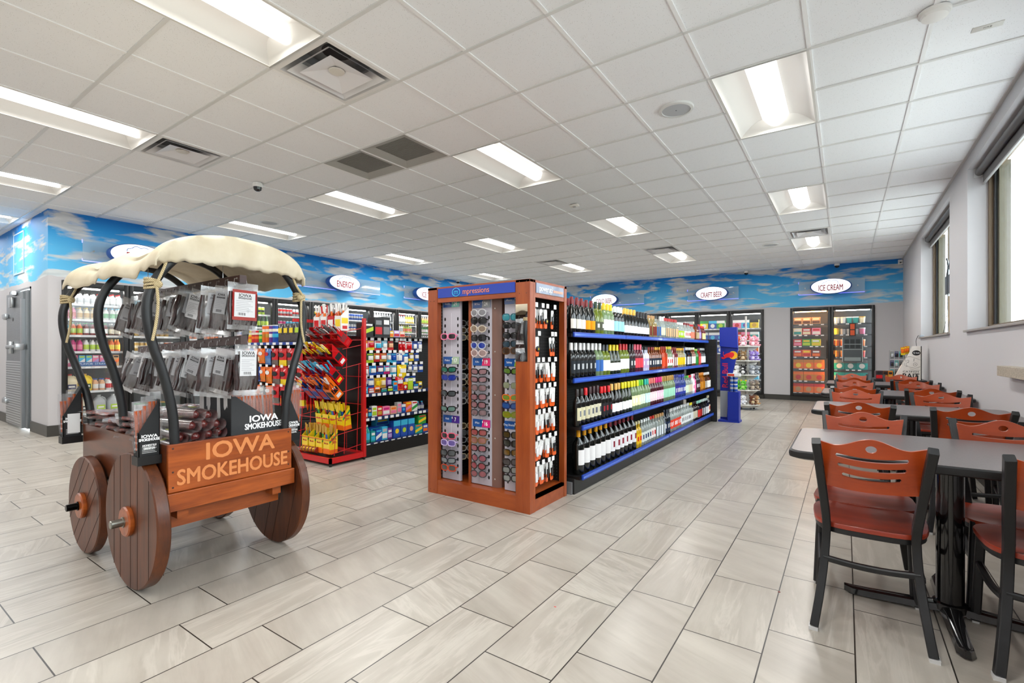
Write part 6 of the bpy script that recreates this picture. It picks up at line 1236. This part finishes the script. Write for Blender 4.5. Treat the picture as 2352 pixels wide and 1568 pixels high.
dv.obj('divider', p, 0); MB().lathe([(.20, .05), (.22, .07), (.22, .09)], 28, '#bdbdb8').obj('base', p)
for a in range(4): MB().lathe([(.02, 0), (.02, .05)], 10, '#55585a', cx=.17*math.cos(a*PI/2+.7), cy=.17*math.sin(a*PI/2+.7)).obj('caster', p)
PT = [[('#e98f9c', '#f6d8d8', 'pink'), ('#e9e9ea', '#d8dde6', 'grey'), ('#6a3a20', '#d9c49a', None), ('tan', 'cream', 'brown')], [('#2fae9c', 'white', None), ('#5cc22e', '#b6e08a', None), ('#5cc22e', '#a8dc70', 'yellow'), ('#8c8078', '#cfc0a8', 'grey'), ('#8c7c6c', '#d8c8a8', None)], [('#e882a8', '#f4c8d8', 'magenta'), ('#f4f4f4', '#ffffff', 'black'), ('#18181a', '#f0f0f0', 'black'), ('#9aa0a8', '#e4e6e8', 'grey'), ('#8a9098', '#d8dadc', 'grey')],
      [('#5c4028', '#c8a878', None), ('#7a5a34', '#e0c49a', 'brown'), ('#8c6c44', '#e4ccA8', None), ('#9a84d0', '#d8ccf0', 'purple'), ('#9a84d0', '#e8e0f8', 'lilac')], [('#e8682c', '#f8e8d8', 'black'), ('#e8682c', '#f8e8d8', 'orange'), ('#f0b4c4', '#ffffff', 'pink'), ('#f0a8b4', '#fbe4e8', 'pink'), ('#ec9cac', '#f8dce0', 'pink')]]
wn = ['bottom', 'fourth', 'third', 'second', 'top']
for li, (z, row_) in enumerate(zip(shz, PT)):
    row_ = row_[:4] if len(row_) < 5 else row_[1:]; n_ = len(row_)
    for q, (a, b, e) in enumerate(row_):
        t = (-2.36, -1.66, -.80, -.08)[q]
        plush((PX+.178*math.cos(t), PY+.178*math.sin(t), z), t+PI/2, a, b, e, 'small plush animal, %s around from the cola side, %s shelf of the stand' % (nth(q+1), wn[li]), 1.06)
# ------------------------------------------------------------------ bait corner
b = thing('display_table', 'low black table in the back corner under the bait display', 'table', (0, 0, 0))
MB().box(.36, .98, 9.22, 9.85, .70, .74, '#17181a').obj('table_top', b, 0)
for x in (.39, .95):
    for y in (9.25, 9.82): MB().box(x-.02, x+.02, y-.02, y+.02, 0, .70, '#17181a').obj('leg', b, 0)
a = thing('bait_display', 'white cardboard CATFISH BAIT display with fish drawing', 'display', (0, 0, 0))
poly = [(.60, .742), (.915, .742), (.915, 1.245), (.825, 1.245)]
MB().prism(poly, 9.30, 9.304, 'y', '#e4dfd8', 'paper').obj('side_card', a, 0); MB().prism(poly, 9.44, 9.444, 'y', '#d8d2c8', 'paper').obj('rear_card', a, 0); MB().box(.915, .925, 9.30, 9.444, .742, 1.245, '#241c18', 'paper').obj('back_card', a, 0)
MB().add([(.60, 9.30, .742), (.60, 9.444, .742), (.70, 9.444, .965), (.70, 9.30, .965)], [(0, 1, 2, 3)], '#d9c9b8', 'paper').obj('front_card', a, 0)
MB().lathe([(.048, 0), (.048, .002)], 28, '#151515', M=Matrix.Translation((.865, 9.299, 1.145)) @ Matrix.Rotation(PI/2, 4, 'X') @ Matrix.Diagonal((1, .80, 1, 1))).obj('badge', a); letter('Q bait', .028, (.865, 9.296, 1.145), '-y', a, '#ffffff', bold=.01)
letter('CATFISH', .040, (.80, 9.2985, .865), '-y', a, '#333333', sx=1.2); letter('BAIT', .10, (.80, 9.2985, .80), '-y', a, '#141414', bold=.03, sx=.95)
fl = MB()
def ln_(pts, r_=.0012): fl.tube(smooth([(x, 9.2985, z) for x, z in pts], 4), r_, '#4a4644', seg=4)
ln_([(.735, 1.06), (.76, 1.085), (.80, 1.09), (.85, 1.07), (.91, 1.04)]); ln_([(.735, 1.06), (.74, 1.02), (.77, 1.04), (.78, 1.02), (.75, .99), (.755, .955), (.80, .93), (.86, .92), (.91, .945)]); ln_([(.735, 1.0), (.725, .97), (.745, .95), (.765, .945)]); ln_([(.755, .955), (.745, .935)]); ln_([(.84, 1.06), (.835, 1.02)], .002)
ln_([(.83, .985), (.85, 1.0), (.872, .985), (.868, .96), (.845, .95), (.83, .965), (.83, .985)]); ln_([(.79, .91), (.83, .895), (.91, .89)]); fl.ell((.852, 9.299, .975), (.005, .002, .005), '#1a1a1a').ell((.772, 9.299, 1.0), (.004, .002, .004), '#1a1a1a'); fl.obj('fish_drawing', a)
for q in range(3): put('lure_pack', m_card(.05, .12, 'amber', 'yellow', 'orange'), (.71+.03*q, 9.36+.02*q, 1.23+.008*q), R.uniform(-.5, .5), 'amber lure pack sticking out of the bait display, %s one' % nth(q+1), 'package', 'lure packs in the bait display', rx=.2)
wr_ = thing('wire_stand', 'small wire stand of dark tackle packs next to the bait display', 'rack', (0, 0, 0)); m = MB()
for x in (.58, .80):
    for y in (9.66, 9.80): m.tube([(x, y, .74), (x, y, 1.18)], .003, '#b9bbbd', 'metal', 5)
m.tube([(.58, 9.66, 1.18), (.80, 9.66, 1.18), (.80, 9.80, 1.18), (.58, 9.80, 1.18)], .003, '#b9bbbd', 'metal', 5, closed=True); m.obj('wire_frame', wr_)
for r_ in range(3):
    for q in range(4): put('tackle_pack', m_card(.048, .12, ['#6a6a5c', 'navy', 'teal', '#4a4a44'][(q+r_) % 4], 'grey', ['silver', 'black', '#2a2a28'][(q+2*r_) % 3]), (.605+.055*q, 9.655, 1.165-.14*r_), R.uniform(-.1, .1), 'dark tackle pack, %s in the %s row of the small wire stand' % (nth(q+1), nth(r_+1)), 'package', 'tackle packs')
for q, (x, w_, c1, c2) in enumerate(((.42, .09, '#3c2c30', 'red'), (.50, .06, 'brown', 'amber'), (.555, .055, 'amber', 'gold'))): put('tackle_box', m_box(w_, .08, .13, c1, c2, 'black', 0), (x, 9.32, .742), R.uniform(-.2, .2), 'small %s box, %s on the black corner table' % (['dark', 'brown', 'amber'][q], nth(q+1)), 'box', 'tackle boxes')
for q in range(2): put('bait_tub', m_tub('#f0582c', '#f46a3c', .05, .022), (.60+.055*q, 9.26, .742), 0, 'small orange bait tub, the %s one before the bait display' % ['nearer the aisle', 'nearer the window'][q], 'tub', 'orange bait tubs')
# cord and box in the far window, ledge on the wall
w = thing('window_device', 'black two-part box hung on wires in the narrow far window', 'device', (1.13, 8.55, 0))
MB().box(-.02, .02, -.17, -.02, 1.93, 2.17, '#23272a').obj('box_half', w, 0); MB().box(-.02, .02, .02, .17, 1.93, 2.17, '#23272a').obj('box_half', w, 0)
MB().box(-.01, .01, -.02, .02, 1.90, 2.25, '#c8cccf', 'metal').tube([(0, -.16, 2.17), (0, -.05, 2.30), (0, -.18, 2.42)], .012, '#2c3034', 'gloss').tube([(0, .16, 2.17), (0, .05, 2.30), (0, .18, 2.42)], .012, '#2c3034', 'gloss').obj('bracket', w)
MB().tube(smooth([(0, -.12, 1.93), (0, -.15, 1.7), (-.02, -.10, 1.5), (-.03, -.16, 1.41)]), .003, '#3a3a3a', seg=5).tube(smooth([(0, .12, 1.93), (0, .15, 1.7), (-.02, .2, 1.5), (-.03, .26, 1.41)]), .003, '#3a3a3a', seg=5).tube([(0, 0, 2.2), (0, 0, 2.8)], .003, '#555555', seg=5).obj('wire', w)
w = thing('adapter_box', 'small grey adapter with cord at the sill corner of the far window', 'adapter', (.995, 10.05, 1.391))
MB().box(-.025, .025, -.09, .09, 0, .035, '#8f959c', bev=.004).obj('adapter_case', w); MB().tube(smooth([(0, .09, .02), (-.02, .16, .03), (-.045, .20, -.05), (-.04, .19, -.14)]), .004, '#333333', seg=6).obj('cord', w)
tag(MB().box(.935, XR, 3.3, 5.05, 1.003, 1.077, mat='stone', bev=.002).obj('wall_ledge', None, 0), 'speckled stone ledge fixed to the window wall at the frame edge', 'ledge')
tag(MB().lathe([(.006, 0), (.005, .002), (.001, .003)], 9, '#7a2018', cx=-.27, cy=2.73).obj('crumb', None), 'tiny dark red crumb on a floor joint near the front chair', 'crumb')
tag(MB().box(-1.12, -1.11, 1.98, 1.985, 0, .001, '#e04a4a').obj('paper_scrap', None, 0), 'tiny red scrap lying on the open floor', 'scrap')
